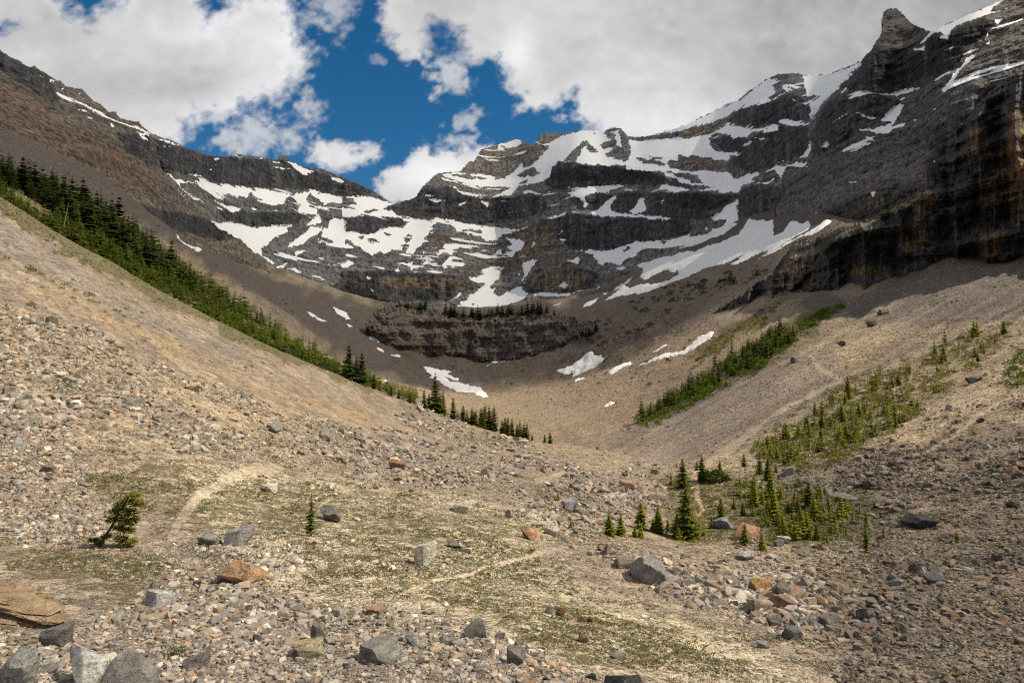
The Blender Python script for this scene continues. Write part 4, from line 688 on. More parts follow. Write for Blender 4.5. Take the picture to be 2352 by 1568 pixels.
# ------------------------------------------------------------------ stones
import bmesh
def ico(sub):
    b = bmesh.new(); bmesh.ops.create_icosphere(b, subdivisions=sub, radius=1); v = np.array([q.co[:] for q in b.verts]); f = np.array([[w.index for w in q.verts] for q in b.faces]); b.free(); return v, f
ICO = {k: ico(k) for k in (1, 2, 3, 4)}
def rock(sub, seed, cuts=9, lo=.45, hi=.85, nz=.0, box=0.0):
    r = np.random.RandomState(seed); v, f = ICO[sub]; v = v.copy()
    ns = r.normal(size=(cuts, 3)); ns /= np.linalg.norm(ns, axis=1)[:, None]; ds = r.uniform(lo, hi, cuts)
    if box:
        q = np.linalg.qr(r.normal(size=(3, 3))*.25+np.eye(3))[0]; ns = np.concatenate([ns, q, -q]); ds = np.concatenate([ds, r.uniform(box*.85, box*1.1, 6)])
    for n, d in zip(ns, ds): v -= np.maximum(v@n-d, 0)[:, None]*n
    if nz: 
        nrm = v/np.linalg.norm(v, axis=1)[:, None]
        v += nrm*(fbm(v[:, 0]*2.3+seed, v[:, 1]*2.3, v[:, 2]*2.3, 4)*nz+fbm(v[:, 0]*7+seed, v[:, 1]*7, v[:, 2]*7, 3)*nz*.35)[:, None]
    v /= np.abs(v).max(0); return v, f
def rotm(yaw, tx, ty):
    cz, sz = np.cos(yaw), np.sin(yaw); cx, sx = np.cos(tx), np.sin(tx); cy_, sy_ = np.cos(ty), np.sin(ty); o, z = np.ones_like(yaw), np.zeros_like(yaw)
    Rz = np.stack([cz, -sz, z, sz, cz, z, z, z, o], -1).reshape(-1, 3, 3); Rx = np.stack([o, z, z, z, cx, -sx, z, sx, cx], -1).reshape(-1, 3, 3); Ry = np.stack([cy_, z, sy_, z, o, z, -sy_, z, cy_], -1).reshape(-1, 3, 3)
    return Rx@Ry@Rz
ax, ay = PJx, PJy
area = np.abs((ax[:-1, 1:]-ax[1:, :-1])*(ay[:-1, :-1]-ay[1:, 1:])-(ax[:-1, :-1]-ax[1:, 1:])*(ay[:-1, 1:]-ay[1:, :-1]))*.5
facing = ay[:-1, :-1] > ay[1:, :-1]
inview = (ax[:-1, :-1] > -230) & (ax[:-1, :-1] < 1260) & (ay[:-1, :-1] < 760)
def scatter(n, dens, rs):
    w = (area*facing*inview*dens[:-1, :-1]).ravel(); cs = np.cumsum(w); idx = np.searchsorted(cs, rs.rand(n)*cs[-1]); idx = np.minimum(idx, len(w)-1)
    i, j = np.unravel_index(idx, area.shape); u, v = rs.rand(n, 1), rs.rand(n, 1)
    return (GP[i, j]*(1-u)*(1-v)+GP[i+1, j]*u*(1-v)+GP[i, j+1]*(1-u)*v+GP[i+1, j+1]*u*v), i, j
RUB = [[(-150, 560), (0, 690), (200, 755), (430, 868), (620, 930), (800, 985), (950, 1010), (1150, 1040), (1500, 1078), (1510, 1130), (1380, 1100), (1180, 1090), (1240, 1140), (1000, 1130), (800, 1080), (640, 1062), (540, 1065), (430, 1040), (300, 960), (150, 960), (230, 1120), (300, 1240), (100, 1250), (-150, 1240)],
       [(-150, 1420), (120, 1460), (230, 1400), (330, 1340), (500, 1300), (600, 1350), (780, 1370), (900, 1400), (1080, 1440), (1200, 1500), (1400, 1568), (1400, 1700), (-150, 1700)],
       [(1290, 1120), (1480, 1100), (1510, 1180), (1400, 1250), (1640, 1290), (1720, 1240), (1860, 1290), (2100, 1370), (2352, 1420), (2500, 1500), (2500, 1650), (1950, 1580), (1830, 1480), (1660, 1400), (1420, 1310), (1220, 1200), (1150, 1150)],
       [(880, 895), (1000, 940), (1180, 1000), (1300, 1060), (1150, 1040), (960, 1000), (900, 940)], [(350, 1300), (560, 1200), (720, 1290), (560, 1350), (330, 1380)]]
rub = sstep(-8, 12, cg(*RUB)+wob*14)
rfield = sstep(-10, 30, cg([(1780, 1080), (1960, 1010), (2352, 900), (2600, 800), (2600, 1700), (1900, 1600)])+wob*14)
dens = .22+1.2*rub+.55*rfield+.08*knoll
dens = dens*(1-.45*tg*(1-rub))*(1-.9*pm)*(1-.3*np.clip(gr, 0, 1))*(1+.6*np.clip(ch, -.8, 1)*rsl)
dens = np.where(band > 7.2, .55*(1-.75*sstep(330, 620, GP[..., 1])), dens)
PAL = np.array([(.31, .285, .26), (.225, .21, .20), (.40, .37, .33), (.55, .50, .43), (.44, .345, .235), (.33, .205, .135), (.40, .255, .15), (.10, .098, .098), (.25, .19, .155)])
PW_ = np.array([.27, .19, .13, .09, .11, .075, .035, .05, .05]); PW_ /= PW_.sum()
def stones(name, n, smin, smax, alpha, dens_, seed, sub, nproto, cuts, label_kind="stuff", pw=None):
    rs = np.random.RandomState(seed); szn = fbm(X/7, Y/7, 31, 3)*.45+fbm(X/2.2, Y/2.2, 37, 2)*.2
    P, i, j = scatter(n, dens_*np.clip(1+1.1*fbm(X/5, Y/5, 33, 3), .15, 2), rs)
    px = smin*(1-rs.rand(n)*(1-(smin/smax)**alpha))**(-1/alpha); px = px*np.clip(1+szn[i, j], .55, 1.6)*np.where(rub[i, j]+rfield[i, j]*.6 > .5, 1.0, .8)*np.where((tg[i, j]*(1-rub[i, j]) > .5) | (band[i, j] > 7.2), .62, 1.0)
    s = np.clip(px*P[:, 1]/FPX*.5, .012, 1.1); s = np.where(P[:, 1] > 300, np.minimum(s, .9), s)
    rt = (GP[i, j, 0] > 8).astype(float)*rfield[i, j]  # stones here also darker: browner rock, and corner shade put into colour
    ci = rs.choice(len(PAL), n, p=PW_ if pw is None else np.array(pw)/sum(pw)); C = PAL[ci]*(rs.uniform(.55, 1.25, (n, 1)))*(1-.52*rt[:, None]); C = np.where(((knoll[i, j] > .5) & (rs.rand(n) < .16))[:, None], np.array([.66, .60, .50])*rs.uniform(.85, 1.1, (n, 1)), C); C = np.clip(C, .02, .75)
    gmix = (.25+.3*(band[i, j] > 7))[:, None]; gmix = np.maximum(gmix, (tg[i, j]*.6*(1-rub[i, j]))[:, None]); C = C*(1-gmix)+col[i, j]*gmix*1.05
    Vs, Fs, Cs = [], [], []; off = 0; pi = rs.randint(0, nproto, n)
    for k in range(nproto):
        m = pi == k; q = m.sum(); 
        if not q: continue
        v, f = rock(sub, seed*31+k, cuts, .32, .75, .03 if sub > 1 else 0, .60)
        sc3 = np.stack([rs.uniform(.75, 1.35, q), rs.uniform(.6, 1.1, q), rs.uniform(.38, .85, q)], -1)*s[m][:, None]
        R = rotm(rs.uniform(0, 6.28, q), rs.normal(0, .3, q), rs.normal(0, .3, q))
        vv = np.einsum('nij,nkj->nki', R, v[None]*sc3[:, None, :])+P[m][:, None, :]+np.array([0, 0, 1])*(s[m]*.10)[:, None, None]
        Vs.append(vv.reshape(-1, 3)); Fs.append((f[None]+np.arange(q)[:, None, None]*len(v)).reshape(-1, 3)+off); Cs.append(np.repeat(C[m], len(v), 0)); off += q*len(v)
    add(name, mk_mesh(name, np.concatenate(Vs), np.concatenate(Fs), {'col': np.concatenate(Cs)}, False, M_STONE), kind=label_kind)
stones("rubble", 230000, 1.4, 6, 2.1, dens, 3, 1, 18, 6)
stones("rubble", 12000, 5, 12.5, 2.3, np.where(band > 7.2, 0, dens*(.15+rub+.5*rfield)), 5, 2, 20, 10)
stones("rubble", 3800, 6, 15, 2.0, sstep(-4, 12, cg(RUB[1])+wob*14)*(band < 7), 15, 2, 20, 10, pw=[.2, .1, .2, .25, .15, .04, .05, .02, .04])
stones("rubble", 1500, 6, 16, 2.0, sstep(-4, 12, cg(RUB[2])+wob*14)*(band < 7), 16, 2, 20, 10, pw=[.25, .25, .1, .04, .08, .12, .05, .06, .15])
stones("rubble", 1800, 5, 12, 2.2, sstep(-4, 12, cg(RUB[0])+wob*14)*(band < 7), 17, 2, 20, 10, pw=[.25, .18, .15, .10, .1, .1, .05, .04, .08])
# single boulders: shape, x, base y, width, height, colour, label
GRY, DGR, PAL_, WHT, ORG, BRN_, TANC, DRK, OCHR = (.31, .288, .262), (.205, .19, .172), (.40, .385, .36), (.66, .62, .54), (.42, .265, .155), (.27, .175, .12), (.46, .375, .255), (.085, .083, .083), (.36, .225, .095)
BO = [("w", 184, 1580, 112, 136, (.74, .71, .66), "big pale grey angular boulder standing at the bottom left corner"), ("r", 275, 1604, 136, 98, (.33, .31, .285), "dark grey cracked boulder right of the big pale angular one"),
("r", 25, 1575, 110, 92, (.46, .45, .42), "pale grey lump at the left edge of the bottom corner"), 
("b", 120, 1482, 60, 46, DGR, "dark grey block under the split tan slab"), ("b", 543, 1342, 116, 54, (.50, .32, .19), "large smooth orange boulder left of the lower trail"),
("b", 480, 1252, 53, 31, GRY, "squared grey boulder in the cluster below the upper trail"), ("w", 537, 1252, 62, 47, (.34, .32, .30), "peaked grey boulder of the cluster below the upper trail"),
("b", 360, 1392, 62, 38, (.5, .49, .46), "whitish blocky boulder left of the large orange one"), ("s", 442, 1537, 66, 30, DGR, "flat dark oval stone near the small green shrub"),
("r", 725, 1474, 47, 44, DGR, "dark grey rounded boulder in the bottom rubble left of centre"), ("b", 703, 1508, 72, 32, TANC, "tan blocky boulder under the dark rounded one"), ("w", 752, 1196, 60, 38, DGR, "dark grey wedge boulder beside the thin young spruce"),
("b", 616, 1129, 34, 24, WHT, "white boulder on the grass right of the upper trail"), ("b", 762, 1122, 25, 19, WHT, "small white block on the grass below the rubble crest"), ("w", 432, 894, 45, 27, (.60, .50, .32), "cream coloured boulder on the left rubble crest"),
("s", 299, 931, 38, 27, GRY, "grey slab sunk in the left rubble field"), ("b", 447, 1017, 18, 26, WHT, "upright white block beside mossy grass"), ("s", 397, 996, 30, 15, WHT, "small stack of white stones left of the upright block"),
("b", 623, 991, 40, 28, GRY, "weathered grey boulder at the rim of the orange scree"), ("w", 740, 1011, 38, 31, GRY, "grey leaning slab below the orange scree"), ("w", 971, 1298, 56, 60, (.84, .78, .66), "tall cream white boulder standing alone in the middle meadow"),
("w", 1220, 1239, 62, 43, (.50, .30, .18), "orange pointed boulder at the end of the lower trail"), ("b", 1270, 1228, 38, 27, (.62, .56, .46), "white and tan boulder touching the orange pointed one"), ("s", 1495, 1338, 104, 66, (.31, .295, .275), "huge grey wedge boulder at the edge of the right boulder train"),
("b", 1434, 1304, 45, 26, (.33, .26, .20), "brown block leaning on the huge grey wedge"), ("r", 1401, 1275, 36, 27, (.36, .27, .21), "pinkish brown boulder above the brown block"), ("b", 1059, 1178, 42, 28, (.55, .52, .47), "broad pale boulder above the meadow centre"),
("b", 1263, 1408, 26, 28, (.50, .50, .50), "pale grey cube resting against a brown stone"), ("r", 1288, 1414, 24, 23, (.26, .15, .09), "brown stone leaning on the pale grey cube"), ("w", 1339, 1429, 21, 14, (.42, .25, .10), "small orange stone right of the pale cube"), ("r", 1354, 1427, 15, 12, (.13, .10, .08), "small dark stone touching the orange one"),
("b", 1087, 1465, 53, 34, DGR, "dark squared boulder at the top of the bottom rubble"), ("r", 1339, 1474, 28, 25, (.24, .16, .11), "isolated brown boulder on the lower gravel"), ("w", 1440, 1600, 120, 62, (.15, .14, .13), "dark grey slab rising from the bottom edge right of centre"),
("b", 1420, 1513, 38, 22, GRY, "grey stone above the dark slab at the bottom edge"), ("w", 951, 1487, 54, 38, (.33, .32, .31), "grey faceted boulder in the bottom rubble centre"), ("b", 1025, 1482, 42, 28, GRY, "grey block between the faceted and the dark squared boulders"),
("b", 866, 1526, 90, 56, (.33, .31, .28), "big layered grey boulder in the bottom rubble"), ("b", 1185, 1526, 46, 40, GRY, "grey upright boulder at the right end of the bottom rubble"), ("w", 1040, 1257, 42, 17, DGR, "low dark wedge stone above the middle of the lower trail"),
("b", 912, 1079, 45, 27, (.31, .19, .125), "red brown boulder on the rubble crest left of centre"), ("w", 1306, 1169, 38, 27, (.33, .33, .34), "bluish grey boulder beside a small lone fir"), ("s", 860, 1411, 55, 26, (.37, .24, .15), "brown slab at the left end of the lower trail"), ("w", 1170, 1188, 28, 20, (.37, .31, .25), "small pointed tan grey stone above the orange pointed boulder"),
("w", 1112, 1092, 23, 20, (.48, .47, .44), "pale pointed stone on the central rubble"), ("r", 1723, 1243, 88, 42, (.42, .25, .15), "large rounded red orange boulder among the young firs"), ("b", 1661, 1214, 52, 30, (.26, .26, .27), "grey boulder up left of the red orange one"),
("b", 1805, 1247, 37, 19, (.50, .46, .39), "pale squared block right of the red orange boulder"), ("w", 1791, 1253, 34, 14, DGR, "dark low stone leaning on the pale squared block"), ("w", 1718, 1286, 41, 31, (.42, .38, .34), "pale pyramid stone under the red orange boulder"),
("b", 1800, 1370, 56, 38, (.20, .175, .15), "dark brown square boulder in the right boulder train"), ("b", 1748, 1362, 48, 29, OCHR, "ochre boulder touching the dark brown square one"), ("w", 1875, 1366, 40, 21, (.52, .44, .31), "tan capped stone sitting above a dark oval one"), ("r", 1876, 1386, 45, 21, DRK, "dark oval stone beneath the tan capped one"),
("b", 1753, 1412, 62, 40, (.42, .34, .26), "broad tan boulder under the ochre one"), ("s", 1807, 1399, 60, 30, (.28, .18, .125), "reddish slab right of the broad tan boulder"), ("r", 1781, 1436, 43, 28, DGR, "dark rounded boulder below the broad tan one"), ("r", 1825, 1467, 47, 30, (.17, .165, .165), "dark cracked boulder on the lower right rubble edge"),
("b", 1913, 1441, 45, 29, (.22, .20, .19), "brown grey block in the lower right rubble"), ("w", 1874, 1438, 34, 26, (.24, .225, .21), "grey tilted stone left of the brown grey block"), ("w", 1995, 1425, 50, 30, (.15, .145, .14), "dark leaning slab in the right rubble field"), ("s", 2130, 1208, 78, 24, (.06, .058, .06), "long black slab lying in the right scree"),
("b", 2062, 1350, 43, 28, (.25, .25, .255), "bluish grey boulder in the middle of the right rubble"), ("r", 2153, 1338, 52, 30, (.16, .155, .155), "dark mound shaped boulder in the right rubble"), ("b", 1996, 1121, 34, 27, (.10, .085, .075), "dark brown upright boulder above the young firs"), ("w", 1815, 1091, 40, 24, (.30, .29, .28), "grey peaked boulder at the top of the young fir slope"),
("b", 1845, 1111, 27, 18, DGR, "dark block just below the grey peaked boulder"), ("s", 1950, 1148, 78, 14, (.2, .195, .19), "long low grey slab right of the young firs"), ("w", 1658, 1351, 40, 22, (.42, .28, .2), "pinkish slab at the left of the right boulder train"), ("b", 1671, 1316, 35, 17, (.50, .40, .23), "yellowish block above the pinkish slab"), ("s", 1754, 1487, 33, 19, (.33, .33, .33), "grey flat stone on the gravel left of the dark cracked boulder"),
("w", 1937, 793, 24, 14, DRK, "small dark rock high on the right scree"), ("r", 1824, 832, 21, 15, (.12, .115, .12), "dark rock left of the zigzag path"), ("w", 2012, 746, 34, 20, (.13, .125, .125), "dark wedge rock near the edge of the cliff shadow"), ("r", 2029, 721, 26, 13, (.12, .115, .11), "dark flat rock just above the dark wedge rock"),
("b", 2238, 877, 34, 15, (.085, .085, .09), "black oblong rock on the smooth right scree"), ("r", 2256, 968, 21, 14, DRK, "black rounded rock lower on the right scree"), ("s", 2205, 969, 18, 8, DRK, "small flat dark rock left of the black rounded one"), ("b", 2010+325, 1165, 36, 24, (.10, .09, .085), "dark boulder at the right edge of the scree"),
("r", 100, 1085, 47, 26, (.32, .22, .15), "brown squared boulder in the upper left rubble"), ("w", 36, 1030, 36, 26, (.5, .48, .45), "pale stone near the left edge of the rubble field"), ("r", 97, 1546, 60, 20, (.3, .28, .26), "low grey stone between the two corner boulders"), ("b", 1505, 1085, 22, 12, (.36, .27, .19), "small tan stone at the far end of the central rubble"), ("w", 2300, 1290, 40, 20, (.14, .13, .125), "dark stone at the right edge below the scree")]
protos = {}
def proto(style, k):
    if (style, k) not in protos:
        sub = 4
        v, f = {'w': lambda: rock(sub, 100+k, 14, .30, .66, .028, .0), 'b': lambda: rock(sub, 200+k, 11, .38, .75, .025, .60), 'r': lambda: rock(sub, 300+k, 16, .50, .80, .035, .0), 's': lambda: rock(sub, 400+k, 12, .36, .75, .03, .60)}[style]()
        me = mk_mesh("boulder", v, f, {}, True, M_BOULDER); me.set_sharp_from_angle(angle=math.radians(32)); protos[(style, k)] = me
    return protos[(style, k)]
rb = np.random.RandomState(11)
def boulder(style, k, P, w, h, c, label, group=None, yaw=None):
    o = add("boulder", proto(style, k), label=label, cat="boulder", group=group)
    w *= .92; h *= .92; o.scale = (w*.53, w*.53*rb.uniform(.75, 1.0), h*.68); o.rotation_euler = (rb.normal(0, .08), rb.normal(0, .08), rb.uniform(0, 6.28) if yaw is None else yaw)
    o.location = (P[0], P[1]+w*.30, P[2]+h*.28); o.color = (*c, 1); return o
for q, (st_, x, y, w, h, c, lb) in enumerate(BO):
    P = on_ground(x*KD, min(y, 1620)*KD); s = P[1]/FPX*KD; boulder(st_, q % 7, P, w*s, h*s, c, lb, yaw=(2.2 if c[0] > .6 else rb.choice([0, 3.14]))+rb.normal(0, .25))
# the split slab at the left edge: three beds of rock one on the other, dipping to the right
P = on_ground(-12*KD, 1452*KD); s = P[1]/FPX*KD; vs, fs, off = [], [], 0
for k, (dx, dz, L_, h_, tl) in enumerate(((-10, 4, 132, 12, .20), (0, 22, 122, 8, .24), (-14, 38, 116, 11, .27), (-60, 56, 84, 7, .30))):
    v, f = rock(4, 700+k, 12, .5, .9, .05, .66); v = v*np.array([L_, 62, h_]); c_, s_ = math.cos(tl), math.sin(tl)
    vs.append(np.stack([v[:, 0]*c_+v[:, 2]*s_+dx, v[:, 1]+k*9, -v[:, 0]*s_+v[:, 2]*c_+dz], -1)*s); fs.append(f+off); off += len(v)
me = mk_mesh("boulder", np.concatenate(vs), np.concatenate(fs), {}, True, M_BOULDER); me.set_sharp_from_angle(angle=math.radians(30))
o = add("boulder", me, label="split tan brown slab with dark crack at the left edge", cat="boulder", loc=(P[0], P[1]+.9, P[2])); o.color = (.40, .29, .18, 1)
GRP = [("middle-sized grey or brown stone in the rubble bank on the left slope", "boulders of the left rubble bank", 0), ("middle-sized stone in the loose rubble along the bottom of the picture", "boulders of the bottom rubble", 1), ("middle-sized stone in the boulder train right of the meadow", "boulders of the right boulder train", 2), ("stone on the moraine crest beside the row of spruces", "boulders on the moraine crest", 3)]
for lb, g, qi in GRP:
    n = (70, 70, 70, 8)[qi]; m = sstep(-2, 8, cg(RUB[qi]))*(band < 7.0)
    P, i, j = scatter(n, m, rb)
    for k in range(n):
        w = rb.uniform(11, 25)*(.7 if qi in (0, 3) else 1)*KD*P[k, 1]/FPX; ci = rb.choice(len(PAL), p=PW_)
        boulder("wbrs"[rb.randint(4)], rb.randint(7), P[k], w, w*rb.uniform(.45, .85), np.clip(PAL[ci]*rb.uniform(.8, 1.15), 0, .7)*(.8 if qi == 2 else 1), lb, g)
# ------------------------------------------------------------------ conifers
def conifer(seed, tiers, per, R=.17, base=.06, seg=2, lop=0.0, sparse=0.0, bw=.40):
    r = random.Random(seed); V, Fc, Tn = [], [], []
    for t in range(tiers):
        u = (t+r.uniform(-.3, .3))/tiers; h = base+(1-base)*u**.92
        rad = R*((1-u)**.75)*(.75+.25*math.sin(t*2.1+seed))*r.uniform(.8, 1.12)+.006
        n = max(3, int(per*(1-u*.55)))
        for b in range(n):
            if r.random() < sparse: continue
            a = 2*math.pi*(b+r.random()*.8)/n; L = rad*r.uniform(.6, 1.15)*(1+lop*math.cos(a-2.6)); w = L*bw*r.uniform(.7, 1.2)+.006; dr = L*r.uniform(.15, .55)
            ca, sa = math.cos(a), math.sin(a); tn = r.random(); z0 = h+r.uniform(-.01, .01)
            pr = []
            for q in range(seg+1):
                s = q/seg; x = L*s; z = z0-dr*s*s+.25*dr*s*(s > .6); ww = w*(1-s)**.6*(.55+.45*math.sin(math.pi*min(1, s+.35)))
                for sg in (-1, 1):
                    ox = x+r.uniform(-.1, .1)*L*.4; oy = sg*ww*r.uniform(.7, 1.2)
                    V.append((ox*ca-oy*sa, ox*sa+oy*ca, z-abs(oy)*.45+r.uniform(-.004, .004))); Tn.append(tn)
                V.append((x*ca, x*sa, z+.006)); Tn.append(tn)
                pr.append(len(V)-3)
            for q in range(seg):
                a0, b0 = pr[q], pr[q+1]
                Fc += [(a0, b0, b0+2, a0+2), (a0+2, b0+2, b0+1, a0+1)]
    v = np.array(V); v[:, 2] = np.clip(v[:, 2], .005, None); v[:, 2] /= v[:, 2].max()
    return v, np.array(Fc), np.array(Tn)
def trunk(seed, r0=.014, bend=0.0):
    V, Fc = [], []; n = 6; L = 7
    for i in range(L):
        z = i/(L-1)*.96; rr = r0*(1-z*.9)
        for k in range(n): V.append((rr*math.cos(6.283*k/n)+bend*z*z, rr*math.sin(6.283*k/n), z-.03*(i == 0)))
    for i in range(L-1):
        for k in range(n): Fc.append((i*n+k, i*n+(k+1) % n, (i+1)*n+(k+1) % n, (i+1)*n+k))
    return np.array(V), np.array(Fc)
def crown_mesh(kind, mat, i):
    a = {'big': (i*7+1, 27, 13, .25, .05, 4, .15, .06, .30), 'mid': (i*7+2, 26, 15, .25, .03, 3, .1, .05, .5), 'small': (i*7+3, 16, 10, .22, .02, 2, .0, .0, .62), 'bush': (i*7+4, 13, 10, .30, .02, 3, .2, .05, .55), 'thin': (i*7+5, 26, 9, .13, .10, 2, .2, .15, .6)}[kind]
    v, f, t = conifer(*a); return mk_mesh("crown", v, f, {'tint': t}, True, mat)
CR = {}
TR = mk_mesh("trunk", *trunk(1), {}, True, M_BARK)
def crown(kind, mat, i):
    if (kind, mat.name, i) not in CR: CR[(kind, mat.name, i)] = crown_mesh(kind, mat, i)
    return CR[(kind, mat.name, i)]
rt = random.Random(4)
def tree(name, P, h, kind, mat, label, group, wide=1.0, tilt=0.0, yaw=None):
    e = add(name, None, label=label, cat={"spruce_tree": "spruce tree", "fir_sapling": "young fir"}.get(name, "conifer"), group=group, loc=tuple(P))
    e.empty_display_size = .2; s = h; wide = wide*1.45; e.scale = (s*wide, s*wide, s); e.rotation_euler = (0, tilt, rt.uniform(0, 6.28) if yaw is None else yaw)
    add("trunk", TR, parent=e); add("crown", crown(kind, mat, rt.randrange(5)), parent=e); return e
def zt(t, x, yb, yt):   # tile coordinates -> frame pixels x, base, height
    (X_, B_), = T(t, "%f %f" % (x, yb)); (_, T_), = T(t, "%f %f" % (x, yt)); return X_, B_, B_-T_
crest = [(30, 1020, 790), (80, 1000, 835), (120, 1030, 820), (200, 1050, 945), (320, 1110, 1035), (370, 1125, 1065), (450, 1150, 1080), (545, 1190, 1065), (575, 1205, 1100), (618, 1230, 975), (655, 1240, 1100), (675, 1250, 1090), (740, 1268, 1125), (775, 1275, 1210), (808, 1290, 1170), (840, 1300, 1210), (870, 1310, 1190), (900, 1315, 1205), (930, 1320, 1190), (960, 1325, 1165), (990, 1330, 1170), (1020, 1335, 1170), (945, 1322, 1200), (885, 1315, 1215), (1075, 1350, 1255), (1095, 1360, 1245), (1120, 1380, 1255), (1145, 1390, 1270), (1180, 1405, 1310), (1200, 1415, 1300), (1230, 1425, 1315), (1250, 1430, 1320), (1285, 1445, 1400), (1368, 1450, 1390), (1408, 1435, 1355)]
def crest_y(px): c = np.array(GC[7], float); return np.interp(px, c[:, 0]*KD, c[:, 1]*KD)
for k, (x, yb, yt) in enumerate(crest):
    X_, B_, h_ = zt('E', x, yb, yt); top = B_-h_
    if X_ < 560: P = on_ground(X_, max(B_, crest_y(X_)+1.5), bmax=8)
    else: P = on_ground(X_, B_)
    hw = h_*P[1]/FPX*1.05
    lb = {9: "tallest dark spruce of the row along the moraine crest", 0: "leftmost tall spruce at the end of the forest strip", 33: "small lone fir right of the spruce row", 34: "thin lone fir furthest right of the spruce row"}.get(k, "slim green spruce in the row on the moraine crest")
    tree("spruce_tree", P, hw, 'mid', M_SPRUCE if k > 6 else M_DARK, lb, "spruces in a row on the moraine crest", .95)
nearG = [(150, 175, 5), (110, 100, 35), (270, 112, 30), (405, 225, 140), (435, 82, 0), (545, 130, 10), (600, 165, 20), (500, 275, 140), (620, 290, 120), (510, 350, 210), (555, 330, 240), (640, 445, 240), (430, 410, 320), (275, 432, 290), (215, 500, 420), (125, 530, 450), (780, 380, 250), (740, 390, 330), (880, 360, 180), (910, 455, 300), (1095, 425, 285), (1015, 380, 270), (830, 505, 380), (865, 515, 410), (930, 585, 480), (700, 545, 420), (780, 565, 460), (440, 610, 470), (560, 650, 530), (1270, 495, 360), (1270, 660, 470), (1130, 545, 470), (1390, 565, 470), (1890, 590, 520), (365, 370, 290), (670, 470, 390), (760, 470, 400), (1225, 400, 340), (985, 270, 215), (780, 70, 0), (1175, 350, 300), (240, 350, 320), (1330, 365, 310), (1000, 605, 550), (600, 400, 300), (690, 300, 220), (650, 120, 60), (820, 440, 350), (950, 400, 330)]
for k, (x, yb, yt) in enumerate(nearG):
    X_, B_, h_ = zt('I', x, yb, yt); P = on_ground(X_, B_)
    lb = {0: "broad dark fir right of the dirt path above the young fir slope", 19: "full rounded fir at the middle of the young fir slope", 20: "dark single fir right of the young fir slope", 30: "bare stemmed fir at the lower right of the fir slope", 33: "lone tiny fir out on the right rubble", 27: "small fir in front of the red orange boulder"}.get(k, "young yellow green fir on the grassy slope above the boulder train")
    tree("fir_sapling", P, h_*P[1]/FPX*1.04, 'thin' if k in (3, 21, 29, 30, 31, 32, 37, 40, 42) else 'mid', M_LARCH if k % 6 else M_SPRUCE, lb, "young firs on the grassy slope at right", 1.05)
for k, (x, yb, yt) in enumerate([(1810, 550, 400), (1890, 550, 405), (2030, 500, 320), (2145, 530, 355), (1985, 560, 480), (2030, 562, 470), (2270, 560, 400), (2110, 520, 440), (2210, 510, 440), (1460, 322, 255), (1548, 505, 450), (2330, 525, 440)]):
    X_, B_, h_ = zt('H', x, yb, yt); P = on_ground(X_, B_)
    lb = {9: "tiny lone fir left of the bluish grey boulder", 10: "tiny fir on the gravel right of the white and tan boulder"}.get(k, "small bright fir in the clump left of the tall pointed fir")
    tree("fir_sapling", P, h_*P[1]/FPX*1.04, 'mid', M_LARCH, lb, "small firs left of the tall pointed fir", 1.15)
P = on_ground(1575*KD, 1238*KD); e = tree("spruce_tree", P, 136*KD*P[1]/FPX, 'big', M_SPRUCE, "tall pointed fir with long drooping branches beside the dirt path", None, .95)
P = on_ground(1568*KD, 1120*KD); tree("spruce_tree", P, 66*KD*P[1]/FPX, 'big', M_SPRUCE, "dense fir directly behind the tall pointed fir", None, 1.15)
for x, b, h in ((1555, 1240, 34), (1600, 1236, 40), (1545, 1222, 30), (1530, 1232, 26), (1540, 1112, 26), (1615, 1230, 26)):
    P = on_ground(x*KD, b*KD); tree("fir_sapling", P, h*KD*P[1]/FPX, 'bush', M_LARCH, "bushy low fir at the foot of the tall pointed fir", "low firs around the tall pointed fir", 1.1)
P = on_ground(713*KD, 1230*KD); tree("spruce_tree", P, 97*KD*P[1]/FPX, 'thin', M_SPRUCE, "thin young spruce with a sparse crown beside the dark wedge boulder", None, 1.0)
# the leaning dwarf spruce on the left
P = on_ground(222*KD, 1256*KD); sD = P[1]/FPX*KD
e = add("spruce_tree", None, label="dwarf spruce leaning right with dark bare trunk in the left rubble", cat="spruce tree", loc=tuple(P))
path_ = [(0, 0, 0), (14, 0, 20), (30, 0, 44), (44, 0, 70), (56, 0, 92), (68, 0, 112), (74, 0, 124)]
V_, F_ = [], []
for i, (x, y, z) in enumerate(path_):
    rr = 4.6*(1-i/8)
    for k in range(8): V_.append(((x+rr*math.cos(.785*k))*sD, rr*math.sin(.785*k)*sD, (z-6*(i == 0))*sD))
for i in range(len(path_)-1):
    for k in range(8): F_.append((i*8+k, i*8+(k+1) % 8, (i+1)*8+(k+1) % 8, (i+1)*8+k))
add("trunk", mk_mesh("trunk", np.array(V_), np.array(F_), {}, True, M_BARK), parent=e)
r = random.Random(5); V_, F_, T_ = [], [], []
clumps = [(78, 118, 13), (84, 104, 13), (62, 104, 14), (92, 98, 10), (50, 94, 12), (40, 84, 13), (56, 80, 15), (70, 84, 12), (78, 74, 13), (46, 68, 14), (62, 62, 13), (32, 62, 10), (74, 56, 11), (44, 46, 11), (60, 40, 12), (72, 38, 10), (54, 22, 12), (64, 14, 12), (76, 14, 8), (70, 0, 10), (76, -14, 7), (-8, 18, 7), (4, 12, 7), (84, 64, 7), (20, 26, 7)]
